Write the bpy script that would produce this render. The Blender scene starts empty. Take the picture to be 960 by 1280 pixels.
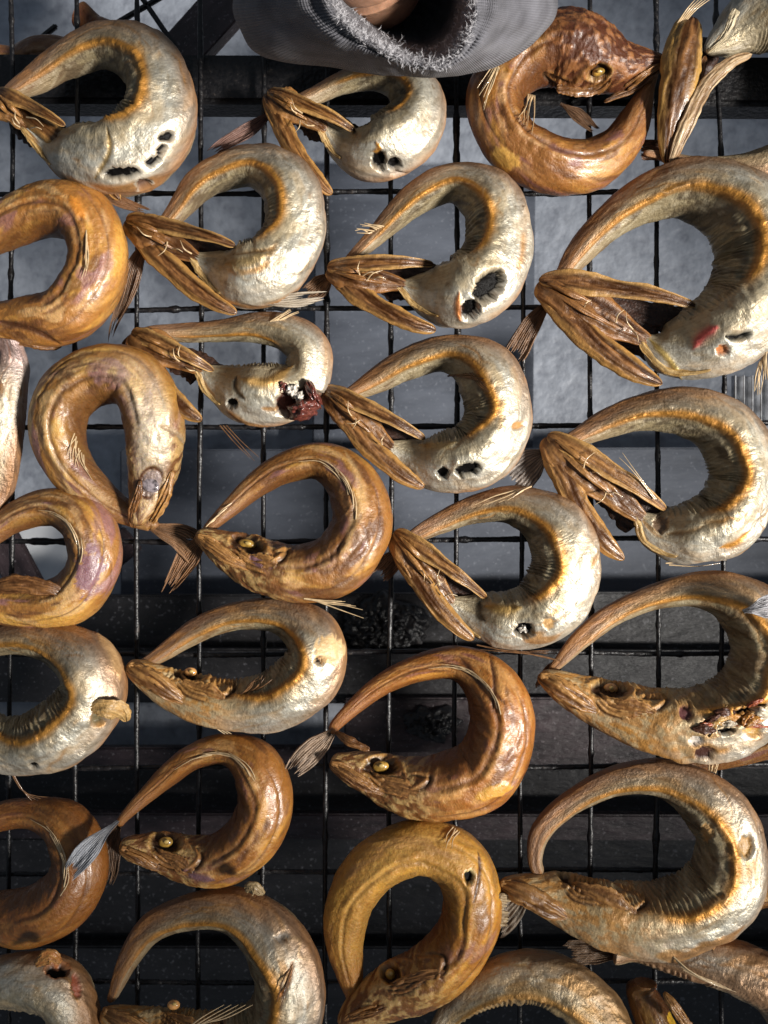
import bpy, math, random
import numpy as np

# ------------------------------------------------------------------ camera, light, exposure
S = 0.00048            # metres per photograph pixel in the plane of the fish
HC = 0.56              # camera height above the rack
ZF = 0.018             # height of that plane

scene = bpy.context.scene
cam_d = bpy.data.cameras.new("camera")
cam = bpy.data.objects.new("camera", cam_d)
scene.collection.objects.link(cam)
cam.location = (0, 0, HC)
cam.rotation_euler = (0, 0, 0)
cam_d.sensor_fit = 'VERTICAL'
cam_d.sensor_height = 36
cam_d.angle_y = 2 * math.atan(640 * S / (HC - ZF))
cam_d.clip_start = 0.01
cam_d.clip_end = 50
cam_d.dof.use_dof = True
cam_d.dof.focus_distance = HC - 0.03
cam_d.dof.aperture_fstop = 11
scene.camera = cam

world = bpy.data.worlds.new("World")
scene.world = world
world.use_nodes = True
world.node_tree.nodes["Background"].inputs[0].default_value = (0.72, 0.84, 1.0, 1)
world.node_tree.nodes["Background"].inputs[1].default_value = 0.14

LAZ, LEL, LD = math.radians(-20), math.radians(42), 2.6
aim = (0.0, 0.12, 0.0)
ld = bpy.data.lights.new("doorway_light", 'SPOT')
ld.energy = 690
ld.color = (1.0, 0.955, 0.89)
ld.shadow_soft_size = 0.19
ld.spot_size = math.radians(23)
ld.spot_blend = 1.0
lo = bpy.data.objects.new("doorway_light", ld)
scene.collection.objects.link(lo)
lo.location = (aim[0] + LD * math.cos(LEL) * math.cos(LAZ), aim[1] + LD * math.cos(LEL) * math.sin(LAZ), LD * math.sin(LEL))
import mathutils
lo.rotation_euler = (mathutils.Vector(aim) - lo.location).to_track_quat('-Z', 'Y').to_euler()

scene.view_settings.view_transform = 'Standard'
scene.view_settings.look = 'None'
scene.view_settings.exposure = 0.0
scene.view_settings.gamma = 1.0
scene.render.engine = 'CYCLES'
scene.cycles.use_denoising = True
scene.cycles.max_bounces = 6

# ------------------------------------------------------------------ helpers
RNG = np.random.default_rng(7)
random.seed(7)
COL = scene.collection

def P(px, py, z=ZF):
    k = S * (HC - z) / (HC - ZF)
    return np.array([(px - 480) * k, (640 - py) * k, z])

def proj(v):
    k = (HC - ZF) / (S * (HC - v[..., 2]))
    return 480 + v[..., 0] * k, 640 - v[..., 1] * k

def sstep(a, b, x):
    t = np.clip((x - a) / (b - a), 0, 1)
    return t * t * (3 - 2 * t)

def vnoise(x, y, seed):
    r = np.random.default_rng(seed)
    g = r.random((64, 64))
    xi, yi = np.floor(x).astype(int), np.floor(y).astype(int)
    fx, fy = x - xi, y - yi
    fx, fy = fx * fx * (3 - 2 * fx), fy * fy * (3 - 2 * fy)
    A = g[xi % 64, yi % 64]; B = g[(xi + 1) % 64, yi % 64]
    C_ = g[xi % 64, (yi + 1) % 64]; D = g[(xi + 1) % 64, (yi + 1) % 64]
    return (A * (1 - fx) + B * fx) * (1 - fy) + (C_ * (1 - fx) + D * fx) * fy

def fbm(x, y, seed, o=3):
    t, w, s = 0, 1.0, 0
    for i in range(o):
        t = t + w * vnoise(x * 2 ** i + 11.3 * i, y * 2 ** i + 5.7 * i, seed + i); s += w; w *= .55
    return t / s

def spline(pts, n):
    p = np.array(pts, float)
    if len(p) == 2:
        t = np.linspace(0, 1, n)[:, None]
        return p[0] * (1 - t) + p[1] * t
    e = np.vstack([2 * p[0] - p[1], p, 2 * p[-1] - p[-2]])
    out = []
    m = 40
    for i in range(1, len(e) - 2):
        p0, p1, p2, p3 = e[i - 1], e[i], e[i + 1], e[i + 2]
        t = np.linspace(0, 1, m, endpoint=False)[:, None]
        out.append(.5 * ((2 * p1) + (-p0 + p2) * t + (2 * p0 - 5 * p1 + 4 * p2 - p3) * t ** 2 + (-p0 + 3 * p1 - 3 * p2 + p3) * t ** 3))
    out.append(p[-1:])
    q = np.vstack(out)
    d = np.r_[0, np.cumsum(np.linalg.norm(np.diff(q[:, :2], axis=0), axis=1))]
    s = np.linspace(0, d[-1], n)
    return np.stack([np.interp(s, d, q[:, k]) for k in range(q.shape[1])], 1)

def link(o, parent=None):
    COL.objects.link(o)
    if parent is not None:
        o.parent = parent
    return o

def mesh_obj(name, verts, faces, mat, parent=None, col=None, fuv=None, smooth=True):
    me = bpy.data.meshes.new(name)
    verts = np.asarray(verts, dtype=np.float32).reshape(-1, 3)
    if isinstance(faces, np.ndarray):
        nf, k = faces.shape
        me.vertices.add(len(verts)); me.vertices.foreach_set('co', verts.ravel())
        me.loops.add(nf * k); me.loops.foreach_set('vertex_index', faces.astype(np.int32).ravel())
        me.polygons.add(nf)
        me.polygons.foreach_set('loop_start', np.arange(0, nf * k, k, dtype=np.int32))
        me.polygons.foreach_set('loop_total', np.full(nf, k, dtype=np.int32))
        me.update(calc_edges=True); me.validate()
    else:
        me.from_pydata(verts.tolist(), [], faces)
    me.polygons.foreach_set('use_smooth', np.full(len(me.polygons), smooth))
    if col is not None:
        a = me.attributes.new('tone', 'FLOAT_COLOR', 'POINT')
        a.data.foreach_set('color', np.asarray(col, dtype=np.float32).ravel())
    if fuv is not None:
        a = me.attributes.new('fuv', 'FLOAT_VECTOR', 'POINT')
        a.data.foreach_set('vector', np.asarray(fuv, dtype=np.float32).ravel())
    me.materials.append(mat)
    return link(bpy.data.objects.new(name, me), parent)

def grid_faces(n, m, wrap=True):
    i = np.arange(n - 1)[:, None]
    j = np.arange(m if wrap else m - 1)[None, :]
    j2 = (j + 1) % m
    return np.stack(np.broadcast_arrays(i * m + j, i * m + j2, (i + 1) * m + j2, (i + 1) * m + j), -1).reshape(-1, 4)[:, ::-1]

def thing(name, label, cat, loc=(0, 0, 0), group=None):
    o = bpy.data.objects.new(name, None)
    o.empty_display_size = .01
    COL.objects.link(o)
    o.location = loc
    o['label'] = label; o['category'] = cat
    if group: o['group'] = group
    return o

def reparent(objs, root):
    l = np.array(root.location)
    for o in objs:
        o.parent = root
        o.location = tuple(np.array(o.location) - l)

# ------------------------------------------------------------------ materials
def new_mat(name):
    m = bpy.data.materials.new(name); m.use_nodes = True
    nt = m.node_tree
    return m, nt, nt.nodes['Principled BSDF'], nt.nodes.new, nt.links.new

def ramp(N, pts):
    r = N('ShaderNodeValToRGB')
    e = r.color_ramp.elements
    while len(e) < len(pts): e.new(.5)
    for k, (p, c) in enumerate(pts):
        e[k].position = p; e[k].color = (*c, 1) if len(c) == 3 else c
    return r

def skin_material(name, rough=.42, coat=.2, bump=.5, lines=1.0, scale=1.0, sub=0.0, streak=.55, speck=.7, coatr=.17):
    m, nt, b, N, L = new_mat(name)
    at = N('ShaderNodeAttribute'); at.attribute_name = 'tone'
    uv = N('ShaderNodeAttribute'); uv.attribute_name = 'fuv'
    # fine mottling
    n1 = N('ShaderNodeTexNoise'); n1.inputs['Scale'].default_value = 420 * scale; n1.inputs['Detail'].default_value = 5
    n1.inputs['Roughness'].default_value = .65
    L(uv.outputs['Vector'], n1.inputs['Vector'])
    r1 = ramp(N, [(.28, (.74, .70, .64)), (.5, (1, 1, 1)), (.72, (1.14, 1.13, 1.10))])
    L(n1.outputs['Fac'], r1.inputs[0])
    # streaks that run along the body
    mp = N('ShaderNodeMapping'); mp.inputs['Scale'].default_value = (70 * scale, 900 * scale, 1)
    L(uv.outputs['Vector'], mp.inputs[0])
    n2 = N('ShaderNodeTexNoise'); n2.inputs['Scale'].default_value = 1; n2.inputs['Detail'].default_value = 4
    L(mp.outputs[0], n2.inputs['Vector'])
    r2 = ramp(N, [(.34, (.80, .74, .66)), (.55, (1.0, 1.0, 1.0)), (.75, (1.1, 1.08, 1.02))])
    L(n2.outputs['Fac'], r2.inputs[0])
    mu1 = N('ShaderNodeMix'); mu1.data_type = 'RGBA'; mu1.blend_type = 'MULTIPLY'; mu1.inputs[0].default_value = 1
    L(at.outputs['Color'], mu1.inputs[6]); L(r1.outputs[0], mu1.inputs[7])
    mu2 = N('ShaderNodeMix'); mu2.data_type = 'RGBA'; mu2.blend_type = 'MULTIPLY'; mu2.inputs[0].default_value = streak
    L(mu1.outputs[2], mu2.inputs[6]); L(r2.outputs[0], mu2.inputs[7])
    # tiny dark specks
    n4 = N('ShaderNodeTexNoise'); n4.inputs['Scale'].default_value = 230 * scale; n4.inputs['Detail'].default_value = 3
    L(uv.outputs['Vector'], n4.inputs['Vector'])
    r4 = ramp(N, [(.68, (1, 1, 1)), (.76, (.45, .33, .22))])
    L(n4.outputs['Fac'], r4.inputs[0])
    mu3 = N('ShaderNodeMix'); mu3.data_type = 'RGBA'; mu3.blend_type = 'MULTIPLY'; mu3.inputs[0].default_value = speck
    L(mu2.outputs[2], mu3.inputs[6]); L(r4.outputs[0], mu3.inputs[7])
    L(mu3.outputs[2], b.inputs['Base Color'])
    me_ = N('ShaderNodeMath'); me_.operation = 'MULTIPLY'; me_.inputs[1].default_value = .62
    L(at.outputs['Alpha'], me_.inputs[0]); L(me_.outputs[0], b.inputs['Metallic'])
    rr = N('ShaderNodeMapRange'); rr.inputs['To Min'].default_value = rough - .10; rr.inputs['To Max'].default_value = rough + .16
    L(n1.outputs['Fac'], rr.inputs['Value']); L(rr.outputs[0], b.inputs['Roughness'])
    nc = N('ShaderNodeTexNoise'); nc.inputs['Scale'].default_value = 130 * scale; nc.inputs['Detail'].default_value = 5
    L(uv.outputs['Vector'], nc.inputs['Vector'])
    mc = N('ShaderNodeMapRange'); mc.inputs['From Min'].default_value = .36; mc.inputs['From Max'].default_value = .66; mc.inputs['To Min'].default_value = coat * .15; mc.inputs['To Max'].default_value = coat * 1.2
    L(nc.outputs['Fac'], mc.inputs['Value'])
    bw = N('ShaderNodeRGBToBW'); L(at.outputs['Color'], bw.inputs[0])
    mb = N('ShaderNodeMapRange'); mb.inputs['From Min'].default_value = .012; mb.inputs['From Max'].default_value = .07
    L(bw.outputs[0], mb.inputs['Value'])
    mcc = N('ShaderNodeMath'); mcc.operation = 'MULTIPLY'; L(mc.outputs[0], mcc.inputs[0]); L(mb.outputs[0], mcc.inputs[1]); L(mcc.outputs[0], b.inputs['Coat Weight'])
    msp = N('ShaderNodeMath'); msp.operation = 'MULTIPLY_ADD'; msp.inputs[1].default_value = .42; msp.inputs[2].default_value = .08
    L(mb.outputs[0], msp.inputs[0]); L(msp.outputs[0], b.inputs['Specular IOR Level'])
    b.inputs['Coat Roughness'].default_value = coatr
    b.inputs['Coat Tint'].default_value = (1, .93, .8, 1)
    if sub:
        b.inputs['Subsurface Weight'].default_value = sub
        b.inputs['Subsurface Radius'].default_value = (.004, .0018, .0006)
        b.inputs['Subsurface Scale'].default_value = 1.0
    # irregular dry wrinkles that run across the body
    mp3 = N('ShaderNodeMapping'); mp3.inputs['Scale'].default_value = (620 * scale, 85 * scale, 1); mp3.inputs['Rotation'].default_value = (0, 0, .22)
    L(uv.outputs['Vector'], mp3.inputs[0])
    w = N('ShaderNodeTexNoise'); w.inputs['Scale'].default_value = 1; w.inputs['Detail'].default_value = 4; w.inputs['Distortion'].default_value = .6
    L(mp3.outputs[0], w.inputs['Vector'])
    n5 = N('ShaderNodeTexNoise'); n5.inputs['Scale'].default_value = 1500 * scale; n5.inputs['Detail'].default_value = 2
    L(uv.outputs['Vector'], n5.inputs['Vector'])
    n6 = N('ShaderNodeTexNoise'); n6.inputs['Scale'].default_value = 90 * scale; n6.inputs['Detail'].default_value = 3
    L(uv.outputs['Vector'], n6.inputs['Vector'])
    m6 = N('ShaderNodeMapRange'); m6.inputs['From Min'].default_value = .42; m6.inputs['From Max'].default_value = .62
    L(n6.outputs['Fac'], m6.inputs['Value'])
    wm = N('ShaderNodeMath'); wm.operation = 'MULTIPLY'; L(w.outputs['Fac'], wm.inputs[0]); L(m6.outputs[0], wm.inputs[1])
    a1 = N('ShaderNodeMath'); a1.operation = 'MULTIPLY_ADD'; a1.inputs[1].default_value = .55 * lines
    L(wm.outputs[0], a1.inputs[0]); L(n1.outputs['Fac'], a1.inputs[2])
    a2 = N('ShaderNodeMath'); a2.operation = 'MULTIPLY_ADD'; a2.inputs[1].default_value = .7 * streak
    L(n2.outputs['Fac'], a2.inputs[0]); L(a1.outputs[0], a2.inputs[2])
    a3 = N('ShaderNodeMath'); a3.operation = 'MULTIPLY_ADD'; a3.inputs[1].default_value = .35
    L(n5.outputs['Fac'], a3.inputs[0]); L(a2.outputs[0], a3.inputs[2])
    vo = N('ShaderNodeTexVoronoi'); vo.inputs['Scale'].default_value = 620 * scale; L(uv.outputs['Vector'], vo.inputs['Vector'])
    a4 = N('ShaderNodeMath'); a4.operation = 'MULTIPLY_ADD'; a4.inputs[1].default_value = .35 * lines
    L(vo.outputs['Distance'], a4.inputs[0]); L(a3.outputs[0], a4.inputs[2])
    bp = N('ShaderNodeBump'); bp.inputs['Strength'].default_value = bump; bp.inputs['Distance'].default_value = .0011
    L(a4.outputs[0], bp.inputs['Height']); L(bp.outputs[0], b.inputs['Normal'])
    bp2 = N('ShaderNodeBump'); bp2.inputs['Strength'].default_value = bump * .5; bp2.inputs['Distance'].default_value = .0008
    L(a3.outputs[0], bp2.inputs['Height']); L(bp2.outputs[0], b.inputs['Coat Normal'])
    return m

M_SKIN = skin_material('smoked_skin', rough=.43, coat=.2, coatr=.28)
M_AMBER = skin_material('amber_skin', rough=.42, coat=.55, bump=.6, lines=.7, sub=.28, streak=.25, speck=.6, coatr=.22)
M_HEAD = skin_material('dried_head', rough=.40, coat=.45, bump=.5, lines=.1, streak=.18, coatr=.18)
M_FIN = skin_material('dried_fin', rough=.42, coat=.15, bump=.8, lines=.1)

def plain(name, col, rough=.4, metal=0, coat=0, bump=0, bscale=300, var=.25, sub=0):
    m, nt, b, N, L = new_mat(name)
    tc = N('ShaderNodeTexCoord')
    n = N('ShaderNodeTexNoise'); n.inputs['Scale'].default_value = bscale; n.inputs['Detail'].default_value = 5
    L(tc.outputs['Object'], n.inputs['Vector'])
    r = ramp(N, [(.3, tuple(c * (1 - var) for c in col)), (.7, tuple(min(1, c * (1 + var)) for c in col))])
    L(n.outputs['Fac'], r.inputs[0]); L(r.outputs[0], b.inputs['Base Color'])
    b.inputs['Roughness'].default_value = rough; b.inputs['Metallic'].default_value = metal
    b.inputs['Coat Weight'].default_value = coat; b.inputs['Coat Roughness'].default_value = .08
    if sub:
        b.inputs['Subsurface Weight'].default_value = sub
        b.inputs['Subsurface Radius'].default_value = (.006, .003, .0015); b.inputs['Subsurface Scale'].default_value = 1
    if bump:
        bp = N('ShaderNodeBump'); bp.inputs['Strength'].default_value = bump; bp.inputs['Distance'].default_value = .001
        L(n.outputs['Fac'], bp.inputs['Height']); L(bp.outputs[0], b.inputs['Normal'])
    return m

M_EYE = plain('cooked_eye', (.33, .19, .035), .32, coat=.5, var=.75, bscale=230, bump=.4)
M_PALE_EYE = plain('cooked_eye_pale', (.60, .30, .10), .15, coat=1, var=.3, bscale=500)
M_PUPIL = plain('pupil', (.52, .36, .12), .3, coat=.5)
M_GUTS = plain('dried_guts', (.11, .028, .020), .35, coat=.4, bump=.5, bscale=500, var=.6)
M_GUTW = plain('pale_gut', (.55, .50, .44), .2, coat=.8, bump=.4, bscale=600, var=.5)
M_GILL = plain('gill_cavity', (.035, .015, .009), .5, bump=.6, bscale=700, var=.6)
M_RAY = plain('fin_ray', (.52, .38, .22), .3, coat=.4, var=.3)
M_RAYD = plain('fin_ray_dark', (.16, .08, .035), .35, coat=.3, var=.4)
M_BONE = plain('shoulder_rim', (.50, .36, .17), .35, coat=.3, bump=.4, bscale=500, var=.3)

# wire: soot and tar over steel
def tar_material():
    m, nt, b, N, L = new_mat('tarred_steel')
    tc = N('ShaderNodeTexCoord')
    n = N('ShaderNodeTexNoise'); n.inputs['Scale'].default_value = 330; n.inputs['Detail'].default_value = 6
    L(tc.outputs['Object'], n.inputs['Vector'])
    r = ramp(N, [(.35, (.004, .004, .005)), (.62, (.012, .011, .012)), (.76, (.05, .04, .035))])
    L(n.outputs['Fac'], r.inputs[0]); L(r.outputs[0], b.inputs['Base Color'])
    rr = N('ShaderNodeMapRange'); rr.inputs['To Min'].default_value = .18; rr.inputs['To Max'].default_value = .6
    L(n.outputs['Fac'], rr.inputs['Value']); L(rr.outputs[0], b.inputs['Roughness'])
    bp = N('ShaderNodeBump'); bp.inputs['Strength'].default_value = .9; bp.inputs['Distance'].default_value = .001
    L(n.outputs['Fac'], bp.inputs['Height']); L(bp.outputs[0], b.inputs['Normal'])
    return m
M_TAR = tar_material()

def concrete_material():
    m, nt, b, N, L = new_mat('worn_concrete')
    tc = N('ShaderNodeTexCoord')
    n = N('ShaderNodeTexNoise'); n.inputs['Scale'].default_value = 11; n.inputs['Detail'].default_value = 12; n.inputs['Roughness'].default_value = .68
    L(tc.outputs['Object'], n.inputs['Vector'])
    r = ramp(N, [(.25, (.20, .222, .265)), (.50, (.33, .36, .42)), (.75, (.50, .535, .60))])
    L(n.outputs['Fac'], r.inputs[0])
    n2 = N('ShaderNodeTexNoise'); n2.inputs['Scale'].default_value = 90; n2.inputs['Detail'].default_value = 4
    L(tc.outputs['Object'], n2.inputs['Vector'])
    r2 = ramp(N, [(.30, (.72, .72, .74)), (.5, (1, 1, 1)), (.7, (1.12, 1.12, 1.12))])
    L(n2.outputs['Fac'], r2.inputs[0])
    mu = N('ShaderNodeMix'); mu.data_type = 'RGBA'; mu.blend_type = 'MULTIPLY'; mu.inputs[0].default_value = .9
    L(r.outputs[0], mu.inputs[6]); L(r2.outputs[0], mu.inputs[7]); L(mu.outputs[2], b.inputs['Base Color'])
    b.inputs['Roughness'].default_value = .5
    bp = N('ShaderNodeBump'); bp.inputs['Strength'].default_value = .6; bp.inputs['Distance'].default_value = .004
    L(n2.outputs['Fac'], bp.inputs['Height']); L(bp.outputs[0], b.inputs['Normal'])
    return m
M_CONC = concrete_material()

def soot_material(name, c0, c1, speck, sc=60, rough=.45):
    m, nt, b, N, L = new_mat(name)
    tc = N('ShaderNodeTexCoord')
    mp = N('ShaderNodeMapping'); mp.inputs['Scale'].default_value = (.35, 1, 1); L(tc.outputs['Object'], mp.inputs[0])
    n = N('ShaderNodeTexNoise'); n.inputs['Scale'].default_value = sc; n.inputs['Detail'].default_value = 8; n.inputs['Roughness'].default_value = .62
    L(mp.outputs[0], n.inputs['Vector'])
    r = ramp(N, [(.32, c0), (.68, c1)])
    L(n.outputs['Fac'], r.inputs[0])
    n2 = N('ShaderNodeTexNoise'); n2.inputs['Scale'].default_value = 330; n2.inputs['Detail'].default_value = 3
    L(tc.outputs['Object'], n2.inputs['Vector'])
    r2 = ramp(N, [(.62, (0, 0, 0)), (.70, (1, 1, 1))]); L(n2.outputs['Fac'], r2.inputs[0])
    mx = N('ShaderNodeMix'); mx.data_type = 'RGBA'; L(r2.outputs[0], mx.inputs[0])
    L(r.outputs[0], mx.inputs[6]); mx.inputs[7].default_value = (*speck, 1); L(mx.outputs[2], b.inputs['Base Color'])
    b.inputs['Roughness'].default_value = rough
    bp = N('ShaderNodeBump'); bp.inputs['Strength'].default_value = .8; bp.inputs['Distance'].default_value = .003
    L(n.outputs['Fac'], bp.inputs['Height']); L(bp.outputs[0], b.inputs['Normal'])
    return m
M_SOOT = soot_material('soot_board', (.005, .005, .006), (.022, .021, .024), (.10, .10, .11))
M_SHEET = soot_material('smoke_or_shade_sheet', (.045, .053, .072), (.12, .136, .172), (.15, .165, .20), sc=22, rough=.6)  # also colours the added sheet that stands for floor shade
M_CHAR = soot_material('charred_wood', (.012, .008, .010), (.06, .04, .045), (.16, .14, .15), sc=90)

# ------------------------------------------------------------------ setting
def box(name, c, size, mat, parent=None, rz=0, bev=.0015, rx=0):
    import bmesh
    bm = bmesh.new()
    bmesh.ops.create_cube(bm, size=1)
    for v in bm.verts:
        v.co.x *= size[0]; v.co.y *= size[1]; v.co.z *= size[2]
    if bev:
        bmesh.ops.bevel(bm, geom=bm.edges[:], offset=bev, segments=2, affect='EDGES')
    me = bpy.data.meshes.new(name); bm.to_mesh(me); bm.free()
    for p in me.polygons: p.use_smooth = False
    me.materials.append(mat)
    o = bpy.data.objects.new(name, me); link(o, parent)
    o.location = tuple(c); o.rotation_euler = (rx, 0, rz)
    return o

ZFL = -0.34
n = 60
gx, gy = np.meshgrid(np.linspace(-1.6, 1.6, n), np.linspace(-1.6, 1.6, n), indexing='ij')
gz = ZFL + .006 * (fbm(gx * 5 + 20, gy * 5 + 20, 3) - .5)
fl = mesh_obj('ground', np.stack([gx, gy, gz], -1).reshape(-1, 3), grid_faces(n, n, False)[:, ::-1], M_CONC)
fl['kind'] = 'structure'; fl['label'] = 'mottled grey concrete floor under the wire rack'

def bx_px(name, x0, x1, y0, y1, z, th, mat, label, cat, rz=0, group=None, rx=0):
    a, b = P(x0, y0, z), P(x1, y1, z)
    o = box(name, ((a[0] + b[0]) / 2, (a[1] + b[1]) / 2, z - th / 2), (abs(b[0] - a[0]), abs(b[1] - a[1]), th), mat, rz=rz, rx=rx)
    o['label'] = label; o['category'] = cat
    if group: o['group'] = group
    return o

# soot-black boards of the smoking box, overlapping in steps below the rack
bx_px('metal_or_shade_sheet', 150, 1180, 560, 752, -.26, .004, M_SHEET, 'smoke-greyed metal sheet under the middle of the rack', 'sheet', rz=.004)
bx_px('metal_or_shade_sheet', 392, 668, 206, 575, -.30, .004, M_SHEET, 'slate-grey sheet standing in for shade on the floor, seen through the ring with the ragged black hole', 'sheet', rz=-.01)  # added sheet; its dark tone stands in for shade on the concrete
bx_px('soot_board', -200, 1180, 742, 822, -.215, .014, M_SOOT, 'soot-black board whose edge meets the grey metal sheet', 'board', rz=.006)
bx_px('soot_board', -200, 1180, 812, 880, -.195, .012, M_SOOT, 'soot-black board with tar blobs, second from the grey sheet', 'board', rz=-.004)
bx_px('ash_board', 430, 1180, 872, 940, -.185, .012, M_CHAR, 'ash-greyed board with a pale crumbled edge', 'board', rz=.003)
bx_px('soot_board', -200, 1180, 934, 962, -.20, .012, M_CHAR, 'narrow greyish slat below the ash-greyed board', 'board', rz=.002)
bx_px('soot_board', -200, 1180, 958, 1026, -.245, .012, M_SOOT, 'deep black board sunk between two greyish slats', 'board')
bx_px('soot_board', -200, 1180, 1018, 1050, -.21, .012, M_CHAR, 'narrow greyish slat crossing under the amber fish with the black-ringed eye', 'board', rz=-.003)
bx_px('soot_board', -200, 1180, 1046, 1190, -.25, .014, M_SOOT, 'wide black board under the two lowest whole rings', 'board', rz=.004)
bx_px('soot_board', -200, 1180, 1184, 1420, -.23, .014, M_SOOT, 'black board along the very edge of the box', 'board', rz=-.002)
def clump(name, x, y, z, rx, ry, h, seed, label, mat):
    n_, m_ = 40, 90
    T_, F_ = np.meshgrid(np.linspace(.02, np.pi / 2, n_), np.linspace(0, 2 * np.pi, m_, endpoint=False), indexing='ij')
    k_ = 1 + .7 * (fbm(np.cos(F_) * 3 + 9, np.sin(F_) * 3 + 9 + T_, seed) - .5)
    c_ = P(x, y, z)
    X_ = c_[0] + np.sin(T_) * np.cos(F_) * rx * S * k_; Y_ = c_[1] + np.sin(T_) * np.sin(F_) * ry * S * k_
    Z_ = z + np.cos(T_) * h * (.5 + 1.1 * fbm(X_ * 350 + 400, Y_ * 350 + 400, seed + 2))
    o_ = mesh_obj(name, np.stack([X_, Y_, Z_], -1).reshape(-1, 3), grid_faces(n_, m_), mat)
    o_['label'] = label; o_['category'] = 'tar clump'
clump('tar_clump', 478, 782, -.212, 75, 60, .012, 5, 'glistening black tar clump beside the speckled silver fish', M_TAR)
clump('tar_clump', 540, 905, -.184, 50, 30, .009, 8, 'low black tar clump seen inside the orange-amber ring', M_TAR)
# two flat braces forming a V, and a charred stick
def bar_px(name, p0, p1, w, th, z, mat, label, cat, group=None):
    a, b = P(*p0, z), P(*p1, z)
    L_ = np.linalg.norm(b - a)
    o = box(name, ((a[0] + b[0]) / 2, (a[1] + b[1]) / 2, z - th / 2), (L_, w, th), mat, rz=math.atan2(b[1] - a[1], b[0] - a[0]), bev=.001)
    o['label'] = label; o['category'] = cat
    if group: o['group'] = group
    return o
bar_px('brace', (-24, 628), (40, 748), .026, .006, -.12, M_CHAR, 'dark flat brace slanting down towards the V joint', 'brace')
bar_px('brace', (56, 764), (165, 672), .022, .006, -.128, M_CHAR, 'dark flat brace rising away from the V joint', 'brace')
bar_px('charred_stick', (205, 85), (318, -40), .032, .014, -.11, M_CHAR, 'charred purple-black stick lying below the frame bar', 'stick')
for q0, q1, lb in (((-10, 95), (70, 30), 'thin black rod behind the fish with the blackened belly slits'),
                   ((130, 36), (212, -12), 'thin black rod meeting the charred stick at its upper end'),
                   ((170, -14), (222, 62), 'thin black rod crossing towards the foot of the charred stick')):
    bar_px('rod', q0, q1, .0035, .0035, -.06, M_TAR, lb, 'rod')
pp = np.array([P(10, 630, ZFL + .008), P(104, 640, ZFL + .010), P(96, 735, ZFL + .012), P(18, 750, ZFL + .008)])
pg = [(a_, b_) for a_ in np.linspace(0, 1, 12) for b_ in np.linspace(0, 1, 12)]
pv = np.array([(pp[0] * (1 - a_) + pp[1] * a_) * (1 - b_) + (pp[3] * (1 - a_) + pp[2] * a_) * b_ + np.array([0, 0, .004 * math.sin(7 * a_ + 3 * b_)]) for a_, b_ in pg])
pf = grid_faces(12, 12, False)
o = mesh_obj('paper_scrap', np.vstack([pv, pv - [0, 0, .0008]]), np.vstack([pf, pf[:, ::-1] + 144]), plain('white_paper', (.74, .76, .80), .7, var=.08, bscale=40))
o['label'] = 'white paper scrap on the floor, seen between the dark braces'; o['category'] = 'paper'
# corrugated scrap by the right edge
nx, ny = 90, 3
X0, X1 = P(915, 560, -.10), P(1010, 560, -.10)
cx = np.linspace(X0[0], X1[0], nx); cy = np.linspace(P(0, 470, -.1)[1], P(0, 640, -.1)[1], ny)
gx, gy = np.meshgrid(cx, cy, indexing='ij')
gz = -.10 + .003 * np.sin(np.arange(nx) / nx * 2 * np.pi * 9)[:, None] + 0 * gy
top = np.stack([gx, gy, gz], -1).reshape(-1, 3); bot = top - [0, 0, .0012]
f = grid_faces(nx, ny, False)
M_CORR = plain('worn_zinc', (.42, .43, .45), .35, metal=.7, var=.5, bscale=120)
o = mesh_obj('corrugated_scrap', np.vstack([top, bot]), np.vstack([f[:, ::-1], f + nx * ny]), M_CORR)
o['label'] = 'corrugated zinc scrap with narrow upright ridges beside the gutted ring'; o['category'] = 'sheet'

# ------------------------------------------------------------------ wire rack
rack = thing('wire_rack', 'soot-blackened wire rack of rectangular mesh carrying the curled fish', 'rack', (0, 0, -.012))
def tube(path, r, k=8, wob=0, seed=0):
    path = np.asarray(path, float); n = len(path)
    rr = np.full(n, r) if np.isscalar(r) else np.asarray(r, float)
    t = np.gradient(path, axis=0); t /= np.linalg.norm(t, axis=1)[:, None] + 1e-12
    up = np.where(np.abs(t[:, 2:3]) > .9, [[1., 0, 0]], [[0., 0, 1]])
    s = np.cross(t, up); s /= np.linalg.norm(s, axis=1)[:, None]
    q = np.cross(s, t)
    a = np.linspace(0, 2 * np.pi, k, endpoint=False)
    if wob:
        R = rr[:, None] * (1 + wob * (np.random.default_rng(seed).random((n, k)) - .35))
    else:
        R = np.repeat(rr[:, None], k, 1)
    v = path[:, None] + R[..., None] * (np.cos(a)[None, :, None] * s[:, None] + np.sin(a)[None, :, None] * q[:, None])
    return v.reshape(-1, 3), grid_faces(n, k)

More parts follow.
